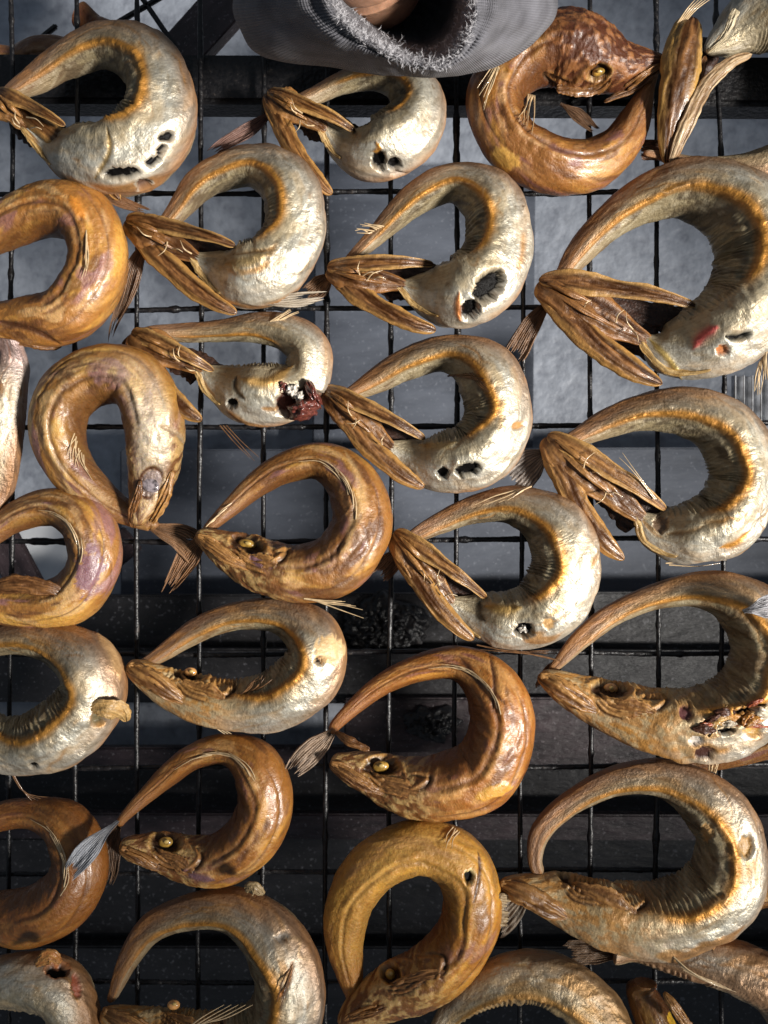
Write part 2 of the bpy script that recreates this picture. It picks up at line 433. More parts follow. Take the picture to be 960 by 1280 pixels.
def wire(pts, r, seed, name='wire'):
    q = np.array(pts); nn = 420
    p = spline(q, nn)
    p[:, 2] += .0006 * (vnoise(np.linspace(0, 9, nn), np.zeros(nn), seed) - .5)
    p[:, :2] += (.0024 * (vnoise(np.linspace(0, 6, nn), np.ones(nn), seed + 5) - .5))[:, None]
    rr = r * (1 + .30 * np.clip(vnoise(np.linspace(0, 90, nn), np.ones(nn) * 3, seed + 9) - .55, 0, 1) * 2 + .7 * np.clip(vnoise(np.linspace(0, 83, nn), np.ones(nn) * 7, seed + 19) - .80, 0, 1) * 4)
    v, f = tube(p, rr, 8, .12, seed)
    o = mesh_obj(name, v, f, M_TAR, rack)
    o.location = (0, 0, .012)
    return o
for i, x in enumerate([-65, 14, 95, 172, 250, 329, 408, 488, 570, 652, 738, 822, 903, 985]):
    b0 = 0 if x != 903 else -8
    wire([P(x + b0 - 1, -80, -.0022), P(x + b0, 60, -.0022), P(x, 250, -.0022), P(x, 640, -.0022), P(x - 1, 1000, -.0022), P(x - 2, 1380, -.0022)], .00148, 30 + i)
for i, y in enumerate([242, 387, 532, 676, 817, 958, 1090, 1228]):
    wire([P(-80, y + 2, -.0054), P(300, y, -.0054), P(640, y - 1, -.0054), P(1040, y - 3, -.0054)], .00160, 60 + i)
a, b = P(-120, 66, -.009), P(1080, 128, -.009)
fb = box('frame_bar', ((a[0] + b[0]) / 2, (a[1] + b[1]) / 2, -.022 + .012), (b[0] - a[0], abs(b[1] - a[1]), .024), M_TAR, rack, rz=-.004, bev=.003)

# ------------------------------------------------------------------ fish
VN = 92
vtop = np.linspace(-15, 205, 70)
vbot = np.linspace(205, 345, VN - 70 + 2)[1:-1]
VV = np.radians(np.r_[vtop, vbot])           # 0 = outward side, 90 = up, 180 = towards the ring's middle

SILVER = np.array([.585, .565, .49]); BROWN = np.array([.26, .125, .05]); GOLD = np.array([.50, .235, .045])
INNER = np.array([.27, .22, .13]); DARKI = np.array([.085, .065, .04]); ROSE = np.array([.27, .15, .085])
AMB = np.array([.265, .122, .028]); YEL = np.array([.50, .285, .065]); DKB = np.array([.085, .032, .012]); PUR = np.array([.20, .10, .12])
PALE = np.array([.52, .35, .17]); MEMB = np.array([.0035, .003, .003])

def mixc(c, d, m):
    return c * (1 - m[..., None]) + d * m[..., None]

TINT = {20: (1.3, 1.08, .8), 22: (1.5, 1.32, .75), 8: (1.3, 1.25, 1.2), 13: (1.05, 1, 1), 19: (1.1, .98, .8), 17: (1.3, 1.3, 1.4), 9: (1.15, 1.2, 1.25), 23: (1.0, .8, .6), 6: (1.0, .9, .9)}
BITE = {1: (-4, 122), 2: (168, 292), 3: (420, 342), 4: (682, 372), 5: (342, 132), 6: (822, 84), 9: (184, 658), 10: (166, 424), 11: (412, 502), 12: (690, 560),
        13: (252, 668), 14: (498, 682), 15: (688, 842), 16: (168, 836), 19: (146, 1036), 20: (414, 920), 25: (134, 1258), 22: (446, 1270), 18: (-80, 880)}

class Fish:
    def __init__(self, pts, kind, seed, kh=1.03, zlift=.0, center=None, warm=0., nu=330, eye_head=False, ridge=(.22, .97), vr=107, bias=1.35, flip=False):
        self.parts = []; self.seed = seed; self.kind = kind
        if seed in BITE:
            pts = list(pts); x, y, h = pts[-1]
            pts[-1] = (x, y, h * .85)
            pts.append((*BITE[seed], 5))
        if seed in (1, 2, 3, 4, 5, 10, 11, 12, 14):
            pts = list(pts); d_ = np.array(pts[0][:2], float) - np.array(pts[1][:2], float); d_ /= np.linalg.norm(d_)
            pts[0] = (pts[0][0], pts[0][1], 8); pts.insert(0, (pts[0][0] + 11 * d_[0], pts[0][1] + 11 * d_[1], 3))
        w = spline([(P(x, y)[0], P(x, y)[1], h * S) for x, y, h in pts], 900)
        # denser rings near the head
        t = np.linspace(0, 1, nu) ** bias
        idx = t * 899
        c2 = np.stack([np.interp(idx, np.arange(900), w[:, k]) for k in range(3)], 1)
        self.u = u = t
        a = np.maximum(c2[:, 2] * .97, .0008)
        e0, e1 = .009, .012
        cap = np.ones(nu)
        cap = np.where(u < e0, np.sqrt(np.clip(1 - (1 - u / e0) ** 2, 0, 1)), cap)
        cap = np.where(u > 1 - e1, np.sqrt(np.clip(1 - (1 - (1 - u) / e1) ** 2, 0, 1)), cap)
        a = a * np.maximum(cap, .02)
        b = a * kh * (1 + .10 * sstep(.02, .25, u) - .12 * sstep(.6, .95, u))
        if kind == 'silver' and not eye_head:
            a = a * (1 - .0 * u)
            b = b * (.62 + .38 * sstep(.0, .16, u))
        zc = np.maximum(b * .97, 0) + .0005
        zc = zc + (.017 - zc) * (sstep(.82, 1, u) * (zc < .017)) * .8
        zc = zc + (.0235 - zc) * ((1 - sstep(0, .15, u)) * (zc < .0235)) * .85 + zlift
        tg = np.gradient(c2[:, :2], axis=0); tg /= np.linalg.norm(tg, axis=1)[:, None]
        sd = np.stack([tg[:, 1], -tg[:, 0]], 1)
        ctr = np.mean(c2[:, :2], 0) if center is None else P(*center)[:2]
        if np.mean(np.sum(sd * (c2[:, :2] - ctr), 1)) < 0: sd = -sd
        if flip: sd = -sd
        self.c = np.c_[c2[:, :2], zc]; self.sd = sd; self.a = a; self.b = b; self.tg = tg
        L = np.r_[0, np.cumsum(np.linalg.norm(np.diff(c2[:, :2], axis=0), axis=1))]
        self.L = L
        U, V = np.meshgrid(u, VV, indexing='ij'); LL = np.meshgrid(L, VV, indexing='ij')[0]
        self.U, self.V, self.LL = U, V, LL
        Vd = np.degrees(V)
        # smooth lumps, defined on the tube so that they wrap
        nx_, ny_ = LL * 1000 / 14, (np.cos(V) * 1.6 + 9)
        ny2 = np.sin(V) * 1.6 + 23
        lump = fbm(nx_ + ny2, ny_ * 1.0 + ny2, seed * 7 + 1) - .5
        fine = fbm(LL * 1000 / 3.2 + ny2 * 3, ny_ * 5, seed * 7 + 4) - .5
        r = 1 + (.15 if kind == 'silver' else .12) * lump * sstep(0, .05, U) + .022 * fine + .05 * (fbm(LL * 1000 / 6 + ny2 * 2, ny_ * 2.6 + 3, seed * 7 + 9) - .5) * sstep(0, .06, U) + (.05 if kind == 'silver' else .03) * np.cos(4 * (V - math.radians(18 + 14 * math.sin(seed)))) * sstep(.04, .2, U)
        tailm = sstep(.70, 1.0, U)
        wander = 9 * (vnoise(LL * 1000 / 22, LL * 0 + 4, seed + 3) - .5)
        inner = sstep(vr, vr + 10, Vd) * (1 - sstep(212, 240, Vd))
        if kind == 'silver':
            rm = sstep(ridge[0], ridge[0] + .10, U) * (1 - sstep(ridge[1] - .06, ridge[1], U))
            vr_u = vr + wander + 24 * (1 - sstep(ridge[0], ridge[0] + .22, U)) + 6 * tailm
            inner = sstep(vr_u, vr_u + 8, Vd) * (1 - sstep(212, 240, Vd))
            bead = .75 + .9 * (vnoise(LL * 1000 / 2.1, LL * 0 + 3, seed + 8) - .3) * sstep(.3, .6, vnoise(LL * 1000 / 13, LL * 0 + 6, seed + 9))
            r += rm * (.055 * bead * np.exp(-((Vd - vr_u) / 5.5) ** 2) - .055 * np.exp(-((Vd - vr_u - 13) / 9) ** 2))
            r += .05 * np.exp(-((Vd - 30 - wander) / 6.5) ** 2) * sstep(.1, .2, U) * (.3 + vnoise(LL * 1000 / 8, LL * 0 + 8, seed + 12)) - .03 * np.exp(-((Vd - 72 + wander) / 20) ** 2) * sstep(.15, .3, U)
            # folds across the pinched inner wall
            fold = np.sin(LL * 1000 / 3.6 * 2 * np.pi + 14 * vnoise(LL * 1000 / 9, LL * 0 + 2, seed + 31) + 2.5 * np.sin(V * 2) + 7 * lump) * (.25 + 1.2 * vnoise(LL * 1000 / 6, V * 1.5 + 4, seed + 33))
            fm = inner * (1 - sstep(.36, .52, U)) * sstep(.06, .12, U)
            r += .045 * fold * fm + .006 * fold * inner * sstep(.5, .6, U)
            # colour
            n1 = fbm(LL * 1000 / 9 + ny2, ny_ * 2.2, seed + 40); n2 = fbm(LL * 1000 / 4 + ny2 * 2, ny_ * 4, seed + 50)
            n3 = fbm(LL * 1000 / 22 + ny2 * .6, ny_ * 1.3, seed + 60)
            c = np.broadcast_to(SILVER, U.shape + (3,)).copy()
            c = mixc(c, SILVER * np.array([.86, .82, .76]), sstep(.5, .7, n2))
            c = mixc(c, np.array([.46, .35, .22]), .55 * sstep(.56, .76, n1))
            c = mixc(c, GOLD * .95, sstep(.68 - .25 * warm, .78 - .15 * warm, n3) * .8)
            und = ((1 - sstep(2, 26 + 16 * n1, Vd)) + sstep(225, 260, Vd)) * sstep(.10, .24, U)
            c = mixc(c, BROWN * 1.15, np.clip(und, 0, 1) * .85)
            c = mixc(c, np.array([.35, .285, .175]), .8 * sstep(62, 102, Vd + 34 * (n1 - .5)))
            c = mixc(c, np.array([.30, .21, .11]), .7 * sstep(.46, .74, U + .12 * (n1 - .5)) * (1 - .5 * inner))
            c = mixc(c, BROWN * 1.1, .75 * (1 - sstep(26, 58, Vd + 30 * (n3 - .5))) * sstep(.34, .5, U))
            outl = np.exp(-((Vd - 40 - 18 * (n3 - .5)) / 16) ** 2)
            c = mixc(c, ROSE, .22 * outl)
            ic = mixc(np.broadcast_to(INNER, c.shape), DARKI, sstep(.46, .64, n1) * .85)  # olive mottled inner wall, with the ring's own shade put into its darks
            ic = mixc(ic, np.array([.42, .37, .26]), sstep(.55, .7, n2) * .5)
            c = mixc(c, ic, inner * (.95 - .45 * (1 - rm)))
            c = mixc(c, GOLD, np.clip(rm * np.exp(-((Vd - vr_u + 2.0) / (6.0 + 5 * n1)) ** 2) * 1.25, 0, 1))
            c = mixc(c, GOLD * .55, rm * np.exp(-((Vd - vr_u - 7) / 3.0) ** 2) * .7)
            c = mixc(c, mixc(np.broadcast_to(ROSE * .9, c.shape), BROWN * 1.15, sstep(.4, .65, n1)), np.clip(tailm * (.95 - .55 * inner) + .7 * sstep(.42, .72, U) * (1 - sstep(48, 100, Vd)), 0, 1))
            c = mixc(c, GOLD * .9, np.clip(warm * .55 * sstep(.35, .6, n1), 0, 1))
            met = (1 - inner * .75) * (1 - tailm * .8) * (1 - np.clip(und, 0, 1)) * (1 - .6 * sstep(.5, .7, n1))
            if eye_head:
                hm = 1 - sstep(.20, .34, U + .05 * (n1 - .5))
                c = mixc(c, mixc(np.broadcast_to(GOLD * .85, c.shape), np.array([.42, .30, .15]), sstep(.42, .6, n2)), hm * .85)
                met = met * (1 - hm * .7)
        else:
            n1 = fbm(LL * 1000 / 12 + ny2, ny_ * 1.8, seed + 40); n2 = fbm(LL * 1000 / 4 + ny2 * 2, ny_ * 4, seed + 50)
            n3 = fbm(LL * 1000 / 26 + ny2 * .6, ny_ * 1.1, seed + 60)
            rm = sstep(ridge[0], ridge[0] + .05, U) * (1 - sstep(ridge[1] - .06, ridge[1], U))
            vr_u = vr + wander * 1.4 - 22 * sstep(.45, .8, U)
            r += rm * (-.05 * np.exp(-((Vd - vr_u) / 4.5) ** 2) + .028 * np.exp(-((Vd - vr_u + 10) / 6) ** 2))
            vo = 52 + wander
            rm2 = sstep(.20, .26, U) * (1 - sstep(.52, .58, U))
            r += rm2 * (-.035 * np.exp(-((Vd - vo) / 3) ** 2))
            c = np.broadcast_to(AMB, U.shape + (3,)).copy()
            c = mixc(c, YEL, .8 * sstep(.52, .72, n3))
            c = mixc(c, PALE, .55 * sstep(.5, .66, n1) * sstep(20, 50, Vd) * (1 - sstep(100, 130, Vd)))
            c = mixc(c, DKB, .75 * sstep(.56, .72, fbm(LL * 1000 / 15 + ny2, ny_ * 2 + 7, seed + 70)))
            c = mixc(c, PUR, .65 * sstep(.62, .74, fbm(LL * 1000 / 17 + ny2 * 1.2, ny_ * 1.6 + 3, seed + 80)) * (1 - sstep(120, 150, Vd)))
            c = mixc(c, AMB * np.array([.36, .30, .34]), .85 * sstep(100, 150, Vd + 26 * (n1 - .5)) * (1 - sstep(220, 250, Vd)))  # darker dorsal back, with the inner wall's shade put into the colour
            c = mixc(c, DKB, .75 * rm * np.exp(-((Vd - vr_u - 1) / 4.0) ** 2))
            c = mixc(c, PALE * .9, .55 * rm * np.exp(-((Vd - vr_u + 9) / 4.0) ** 2) * sstep(.4, .6, n2))
            c = mixc(c, DKB, .7 * rm2 * np.exp(-((Vd - vo) / 2.2) ** 2))
            c = mixc(c, BROWN * .8, .7 * tailm)
            und = (1 - sstep(0, 25, Vd)) + sstep(225, 260, Vd)
            c = mixc(c, BROWN * .8, np.clip(und, 0, 1) * .6)
            c = np.clip(c * np.array(TINT.get(seed, (1, 1, 1))), 0, .9)
            met = np.zeros_like(U) + .06
            if eye_head:
                hm = 1 - sstep(.17, .30, U + .06 * (n1 - .5))
                hc = mixc(np.broadcast_to(np.array([.15, .06, .018]), c.shape), np.array([.44, .29, .12]), sstep(.44, .6, n2))
                c = mixc(c, hc, hm * .9)
                r += hm * (.07 * (n2 - .5) + .05 * (fbm(LL * 1000 / 2.2, ny_ * 7, seed + 95) - .5))
        self.n1, self.n2 = n1, n2
        self.n4 = fbm(LL * 1000 / 1.7 + ny2 * 5, ny_ * 9, seed + 90)
        g_ = np.random.default_rng(seed + 500)
        for i in range(9):
            u0 = g_.uniform(.16, .8); du_ = g_.uniform(.02, .07); v0 = g_.uniform(30, 122); sl = g_.normal(0, 260)
            hh = g_.choice([-1, -1, 1]) * g_.uniform(.012, .03)
            vv = v0 + sl * (U - u0) + 16 * (vnoise(LL * 1000 / 5, LL * 0 + i, seed + 17) - .5)
            mk = np.exp(-((Vd - vv) / g_.uniform(1.8, 3.6)) ** 2) * np.exp(-((U - u0) / du_) ** 4)
            r = r + hh * mk
            c = mixc(c, (GOLD * .75 if kind == 'silver' else DKB * 1.3) if hh < 0 else c.reshape(-1, 3).mean(0) * 1.15, mk * g_.uniform(.35, .8))
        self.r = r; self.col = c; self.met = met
        self.build_pos()

    def build_pos(self):
        a, b = self.a[:, None], self.b[:, None]
        cs, sn = np.cos(self.V), np.sin(self.V)
        off = a * self.r * cs
        v = np.empty(self.U.shape + (3,))
        v[..., 0] = self.c[:, None, 0] + off * self.sd[:, None, 0]
        v[..., 1] = self.c[:, None, 1] + off * self.sd[:, None, 1]
        v[..., 2] = self.c[:, None, 2] + b * self.r * sn
        self.v = v
        self.px, self.py = proj(v)
        self.up = (np.degrees(self.V) > 0) & (np.degrees(self.V) < 190)

    def pit(self, x, y, rx, ry, ang=0, depth=.3, col=MEMB, rim=None, rag=.35, met=0., edge=.10, bulge=0):
        ca, sa = math.cos(math.radians(ang)), math.sin(math.radians(ang))
        dx, dy = self.px - x, self.py - y
        p, q = (dx * ca + dy * sa) / rx, (-dx * sa + dy * ca) / ry
        d = np.sqrt(p * p + q * q) + rag * (1.5 * (self.n2 - .5) + 1.3 * (self.n4 - .5))
        m = (1 - sstep(1 - edge, 1 + edge, d)) * self.up
        self.r = self.r - depth * m + bulge * np.exp(-((d - 1.25) / .22) ** 2) * self.up
        self.col = mixc(self.col, np.asarray(col), m)
        if rim is not None:
            rmk = np.exp(-((d - 1.14) / .12) ** 2) * self.up * sstep(.35, .6, self.n1)
            self.col = mixc(self.col, np.asarray(rim), rmk * .85)
        self.met = self.met * (1 - m) + met * m
        return self

    def stroke(self, pts, w, h=0., col=None, k=1.0, met=None):
        q = spline(pts, 60)
        sel = self.up & (self.px > q[:, 0].min() - 4 * w) & (self.px < q[:, 0].max() + 4 * w) & (self.py > q[:, 1].min() - 4 * w) & (self.py < q[:, 1].max() + 4 * w)
        ii = np.nonzero(sel)
        if len(ii[0]) == 0: return self
        d = np.full(len(ii[0]), 1e9)
        X, Y = self.px[ii], self.py[ii]
        tb = np.zeros_like(d)
        for j, s_ in enumerate(q):
            e = np.hypot(X - s_[0], Y - s_[1]); mk = e < d; d[mk] = e[mk]; tb[mk] = j / 59
        taper = np.minimum(1, 4 * np.minimum(tb + .03, 1.03 - tb))
        m = np.exp(-(d / (w * np.maximum(taper, .2))) ** 2)
        self.r[ii] += h * m
        if col is not None:
            mm = np.clip(m * 1.3, 0, 1) * k
            self.col[ii] = self.col[ii] * (1 - mm[:, None]) + np.asarray(col) * mm[:, None]
            if met is not None: self.met[ii] = self.met[ii] * (1 - mm) + met * mm
        return self

    def surf(self, x, y):
        d = np.hypot(self.px - x, self.py - y) + np.where(self.up, 0, 1e3) - self.v[..., 2] * 200
        i = np.unravel_index(np.argmin(d), d.shape)
        return self.v[i][2]

    def finish(self, mat=None):
        self.build_pos()
        n, m = self.U.shape
        ang = np.unwrap(self.V, axis=1)
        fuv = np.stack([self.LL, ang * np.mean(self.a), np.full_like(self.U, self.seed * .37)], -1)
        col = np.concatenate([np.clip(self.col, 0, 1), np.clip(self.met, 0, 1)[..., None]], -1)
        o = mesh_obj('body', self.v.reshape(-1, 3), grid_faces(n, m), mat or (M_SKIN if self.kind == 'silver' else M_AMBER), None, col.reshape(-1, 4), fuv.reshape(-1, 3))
        self.parts.append(o)
        return self

    def add(self, o):
        self.parts.append(o); return o

    def thing(self, label, group='curled smoked fish on the wire rack'):
        mid = self.c[len(self.c) // 2]
        root = thing('smoked_fish', label, 'fish', (float(np.mean(self.c[:, 0])), float(np.mean(self.c[:, 1])), 0.0), group)
        reparent(self.parts, root)
        self.root = root
        return root

def blade(name, pts, mat, col0, col1, seed, thick=.30, cup=.0, groove=.10, ng=7, nu=70, nv=40, met=.0, minth=.0012, edge=None, twist=0, dark=0., rag=.20, soft=0.):
    """a dried leaf-like piece: pts = (px, py, z, half width px); cross-section a curved flattened oval with grooves"""
    q = spline([(P(x, y, z)[0], P(x, y, z)[1], z, h * S) for x, y, z, h in pts], nu)
    u = np.linspace(0, 1, nu)
    a = np.maximum(q[:, 3], .0004)
    cap = np.minimum(1, np.sqrt(np.clip(1 - (1 - np.clip(u / .06, 0, 1)) ** 2, .02, 1)))
    cap2 = np.minimum(1, np.sqrt(np.clip(1 - (1 - np.clip((1 - u) / .05, 0, 1)) ** 2, .02, 1)))
    a = a * cap * cap2
    b = np.maximum(a * thick, minth * cap * cap2)
    tg = np.gradient(q[:, :2], axis=0); tg /= np.linalg.norm(tg, axis=1)[:, None] + 1e-12
    sd = np.stack([tg[:, 1], -tg[:, 0]], 1)
    v = np.linspace(-np.pi / 2, 1.5 * np.pi, nv, endpoint=False)
    U, V = np.meshgrid(u, v, indexing='ij')
    L = np.meshgrid(np.r_[0, np.cumsum(np.linalg.norm(np.diff(q[:, :2], axis=0), axis=1))], v, indexing='ij')[0]
    cs, sn = np.cos(V), np.sin(V)
    nz = fbm(U * 5 + 3, cs * 6 + 9, seed); nf = fbm(L * 1000 / 5, cs * 9 + 12, seed + 3)
    w = cs * (1 + .26 * (vnoise(U * 6, np.sign(cs) * 3 + 9, seed + 7) - .5) + rag * (vnoise(U * 24, np.sign(cs) * 3 + 29, seed + 8) - .5))
    g = np.cos(w * ng * np.pi + 2.0 * (nz - .5)) * groove * (np.abs(sn) > .1)
    h = sn * (1 + g + .3 * (nf - .5) + (.9 if not soft else .45) * (nz - .5)) + cup * (w * w - .4)
    h = h + twist * w * (U - .5)
    A = a[:, None]
    X = np.empty(U.shape + (3,))
    X[..., 0] = q[:, None, 0] + A * w * sd[:, None, 0]
    X[..., 1] = q[:, None, 1] + A * w * sd[:, None, 1]
    X[..., 2] = q[:, None, 2] + b[:, None] * h + .0012 * (nz - .5)
    c = mixc(np.broadcast_to(np.asarray(col0), U.shape + (3,)), np.asarray(col1), sstep(.35, .65, nf * .6 + nz * .4))
    c = mixc(c, np.asarray(col0) * .45, sstep(.2, .95, -g / max(groove, 1e-3)) * .55)
    if dark:
        c = mixc(c, np.asarray(col0) * np.array([.32, .25, .22]), dark * sstep(.47, .66, fbm(U * 4 + 1, w * 2 + 8, seed + 21)))
    if edge is not None:
        c = mixc(c, np.asarray(edge), sstep(.72 - soft * .5, .95 + soft * .1, np.abs(w) + .35 * (nf - .5)) * .85)
    col = np.concatenate([c, np.full(U.shape + (1,), met)], -1)
    fuv = np.stack([L, cs * np.mean(a), np.full_like(U, seed * .61)], -1)
    return mesh_obj(name, X.reshape(-1, 3), grid_faces(nu, nv), mat, None, col.reshape(-1, 4), fuv.reshape(-1, 3))

def tubes(name, paths, r, mat, k=5, taper=True):
    vs, fs, n0 = [], [], 0
    for p in paths:
        p = np.asarray(p); m = len(p)
        rr = r * (np.linspace(1, .25, m) if taper else np.ones(m))
        v, f = tube(p, rr, k); vs.append(v); fs.append(f + n0); n0 += len(v)
    return mesh_obj(name, np.vstack(vs), np.vstack(fs), mat)

def lens(name, x, y, z, rx, ry, ang, rz, mat, seed=0, lump=0.):
    n, m = (16, 24) if not lump else (30, 44)
    th = np.linspace(0.02, np.pi - .02, n); ph = np.linspace(0, 2 * np.pi, m, endpoint=False)
    T, F = np.meshgrid(th, ph, indexing='ij')
    k = 1 + lump * 2 * (fbm(np.sin(T) * np.cos(F) * 2.2 + 9, np.sin(T) * np.sin(F) * 2.2 + 9 + np.cos(T), seed + int(x)) - .5)
    ca, sa = math.cos(math.radians(-ang)), math.sin(math.radians(-ang))
    X, Y, Z = np.sin(T) * np.cos(F) * rx * S * k, np.sin(T) * np.sin(F) * ry * S * k, np.cos(T) * rz * k
    c = P(x, y, z)
    v = np.stack([c[0] + X * ca - Y * sa, c[1] + X * sa + Y * ca, c[2] + Z], -1)
    return mesh_obj(name, v.reshape(-1, 3), grid_faces(n, m)[:, ::-1], mat)

def fan(name, pts, col0, col1, seed, nr=11, fray=.09, met=.1, parent=None):
    """thin dried fin: pts = (px, py, z, half width px) from base to tip; rays as ridges, tip frayed ray by ray"""
    nu, nv = 46, nr * 6 + 1
    vv = np.linspace(-1, 1, nv); u = np.linspace(0, 1, nu)
    q = spline([(P(x, y, z)[0], P(x, y, z)[1], z, h * S) for x, y, z, h in pts], 200)
    tg = np.gradient(q[:, :2], axis=0); tg /= np.linalg.norm(tg, axis=1)[:, None] + 1e-12
    sd = np.stack([tg[:, 1], -tg[:, 0]], 1)
    ray = np.floor((vv + 1) / 2 * nr * .999)
    g = np.random.default_rng(seed)
    ln = 1 - fray * 1.8 * g.random(nr)[ray.astype(int)] - fray * 1.2 * np.abs(((vv + 1) / 2 * nr) % 1 - .5) - .12 * (1 - np.abs(vv))
    U, V = np.meshgrid(u, vv, indexing='ij')
    k = np.clip(U * ln[None] * 199, 0, 199)
    f = lambda arr: np.interp(k, np.arange(200), arr)
    q[:, 3] *= .30 + .70 * sstep(0, .45, np.linspace(0, 1, 200))
    ph = ((V + 1) / 2 * nr) % 1
    rid = np.cos(ph * 2 * np.pi)
    X = np.stack([f(q[:, 0]) + f(q[:, 3]) * V * f(sd[:, 0]), f(q[:, 1]) + f(q[:, 3]) * V * f(sd[:, 1]), f(q[:, 2]) - .0003 * rid + .0025 * (fbm(U * 2 + 3, V * 1.5 + 5, seed) - .5) * 2 + .0015 * V * V], -1)
    c = mixc(np.broadcast_to(np.asarray(col1), U.shape + (3,)), np.asarray(col0), sstep(-.4, .8, rid) * .55)
    c = mixc(c, np.asarray(col0) * .6, sstep(.5, .7, fbm(U * 4, V * 3 + 4, seed + 3)) * .7)
    col = np.concatenate([c, np.full(U.shape + (1,), met)], -1); col = np.concatenate([col, col])
    fuv = np.stack([U * .03, V * .01, U * 0 + seed], -1); fuv = np.concatenate([fuv, fuv])
    F = grid_faces(nu, nv, False)
    return mesh_obj(name, np.vstack([X.reshape(-1, 3), X.reshape(-1, 3) - [0, 0, .0004]]), np.vstack([F[:, ::-1], F + nu * nv]), M_FIN, parent, col.reshape(-1, 4), fuv.reshape(-1, 3))

HB0, HB1 = (.088, .034, .010), (.225, .10, .029)     # dried head browns
HG0, HG1 = (.22, .092, .021), (.44, .235, .075)       # golden head

def throat_head(fs, snout, T, U_, L_, seed, zs=.017, w=1.0, gold=0., jw=1.0):
    """head seen from the throat: two jaw flaps that fork away from the snout, dark gill slits, pale throat wedge between"""
    s, t, u, l = map(lambda p: np.array(p, float), (snout, T, U_, L_))
    c0 = np.array(HB0) * (1 - gold) + np.array(HG0) * gold; c1 = np.array(HB1) * (1 - gold) + np.array(HG1) * gold
    def away(p, q, from_, k):
        m = (p + q) / 2; d = q - p; nrm = np.array([-d[1], d[0]]) / (np.linalg.norm(d) + 1e-9)
        if np.dot(nrm, from_ - m) > 0: nrm = -nrm
        return nrm * np.linalg.norm(d) * k
    D = np.linalg.norm(t - s); w = w * D / 100
    nu_, nl_ = away(s, u, t, 1), away(s, l, t, 1)
    nu_ = nu_ / np.linalg.norm(nu_) * w; nl_ = nl_ / np.linalg.norm(nl_) * w
    ee = (u + l) / 2
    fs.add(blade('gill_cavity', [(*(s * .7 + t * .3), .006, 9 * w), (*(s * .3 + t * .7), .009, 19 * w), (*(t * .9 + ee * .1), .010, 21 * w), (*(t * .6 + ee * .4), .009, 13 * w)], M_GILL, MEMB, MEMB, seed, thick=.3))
    lerp = lambda p, q, k: p * (1 - k) + q * k
    um = (u + t) / 2; ud = (u - s) / np.linalg.norm(u - s)
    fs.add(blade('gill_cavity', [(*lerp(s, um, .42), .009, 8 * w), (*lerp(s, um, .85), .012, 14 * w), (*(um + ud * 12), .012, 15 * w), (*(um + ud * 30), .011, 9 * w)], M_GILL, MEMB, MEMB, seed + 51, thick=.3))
    # the flap ends sink into the body where throat and shoulder begin
    ub = u + (ee - u) * .10 + (u - s) / np.linalg.norm(u - s) * 6
    zu = max(fs.surf(*ub), zs + .006) if np.min(np.hypot(fs.px - ub[0], fs.py - ub[1])) < 6 else zs + .010
    fs.add(blade('lower_jaw', [(*s, zs - .002, 10 * w), (*lerp(s, ee, .12), zs + .003, 18 * w * jw), (*lerp(s, t, .40), zs + .0045, 21 * w * jw), (*lerp(s, t, .72), zs + .004, 15 * w), (*lerp(s, t, 1.06), zs + .003, 6 * w)], M_HEAD, c0, c1 * .9, seed + 1, thick=.55, groove=.02, ng=2, cup=.3, nu=110, nv=56, dark=.8, edge=c1 * 1.1, rag=.06, soft=.5))
    fs.add(blade('gill_cover', [(*(s + nu_ * 3), zs + .001, 7 * w), (*(lerp(s, u, .20) + nu_ * 4), zs + .008, 11 * w), (*(lerp(s, u, .5) + nu_ * 3), zs + .012, 9.5 * w), (*(lerp(s, u, .8) + nu_ * 1), max(zs + .013, zu), 7 * w), (*ub, zu - .001, 4)], M_HEAD, c0 * .9, c1, seed + 2, thick=.5, groove=.02, ng=2, nu=90, nv=48, edge=np.array([.46, .27, .09]), cup=.7, dark=.8, rag=.08, soft=.6))
    fs.add(blade('gill_cover', [(*(s + nl_ * 1), zs - .001, 9 * w), (*(lerp(s, l, .25) + nl_ * 6), zs + .005, 14 * w), (*(lerp(s, l, .55) + nl_ * 10), zs + .008, 13 * w), (*(lerp(s, l, .82) + nl_ * 7), zs + .009, 11 * w), (*l, zs + .007, 5)], M_HEAD, c0 * .9, c1, seed + 3, thick=.4, groove=.015, ng=2, nu=120, nv=56, cup=-.6, edge=np.array([.44, .24, .07]), dark=.9, rag=.10, soft=.7))
    # narrow bony streaks that lie along the jaw
    for i, (k0, k1, o0) in enumerate(((.10, .74, 3), (.06, .5, -8))):
        q0, q1 = lerp(s, t, k0) + nl_ * o0 * .5, lerp(s, t, k1) + nl_ * o0
        fs.add(blade('jaw_bone', [(*q0, zs + .006, 1.5 * w), (*lerp(q0, q1, .5), zs + .0125, 3.2 * w), (*q1, zs + .008, 1.2 * w)], M_HEAD, c1 * .8, c1 * 1.25, seed + 31 + i, thick=.6, groove=.03, ng=2, nu=40, nv=16, rag=.05))
    # lip of the shoulder girdle that runs from the throat tip along the open gill
    jj = int(np.argmin(np.abs(np.degrees(VV) - 32)))
    rp = []
    for uu, hw_ in ((.004, 2.5), (.03, 4.5 * w), (.065, 5 * w), (.10, 3 * w), (.125, 1.5)):
        vq = fs.v[int(np.argmin(np.abs(fs.u - uu))), jj]
        qx, qy = proj(vq)
        rp.append((float(qx), float(qy), float(vq[2]) + .0003, hw_))
    fs.add(blade('throat_rim', rp, M_HEAD, (.34, .20, .06), (.52, .37, .17), seed + 4, thick=.45, nu=50, nv=28, groove=.15, dark=.4))
    # dry splinters of fin and skin
    r = np.random.default_rng(seed)
    paths = []
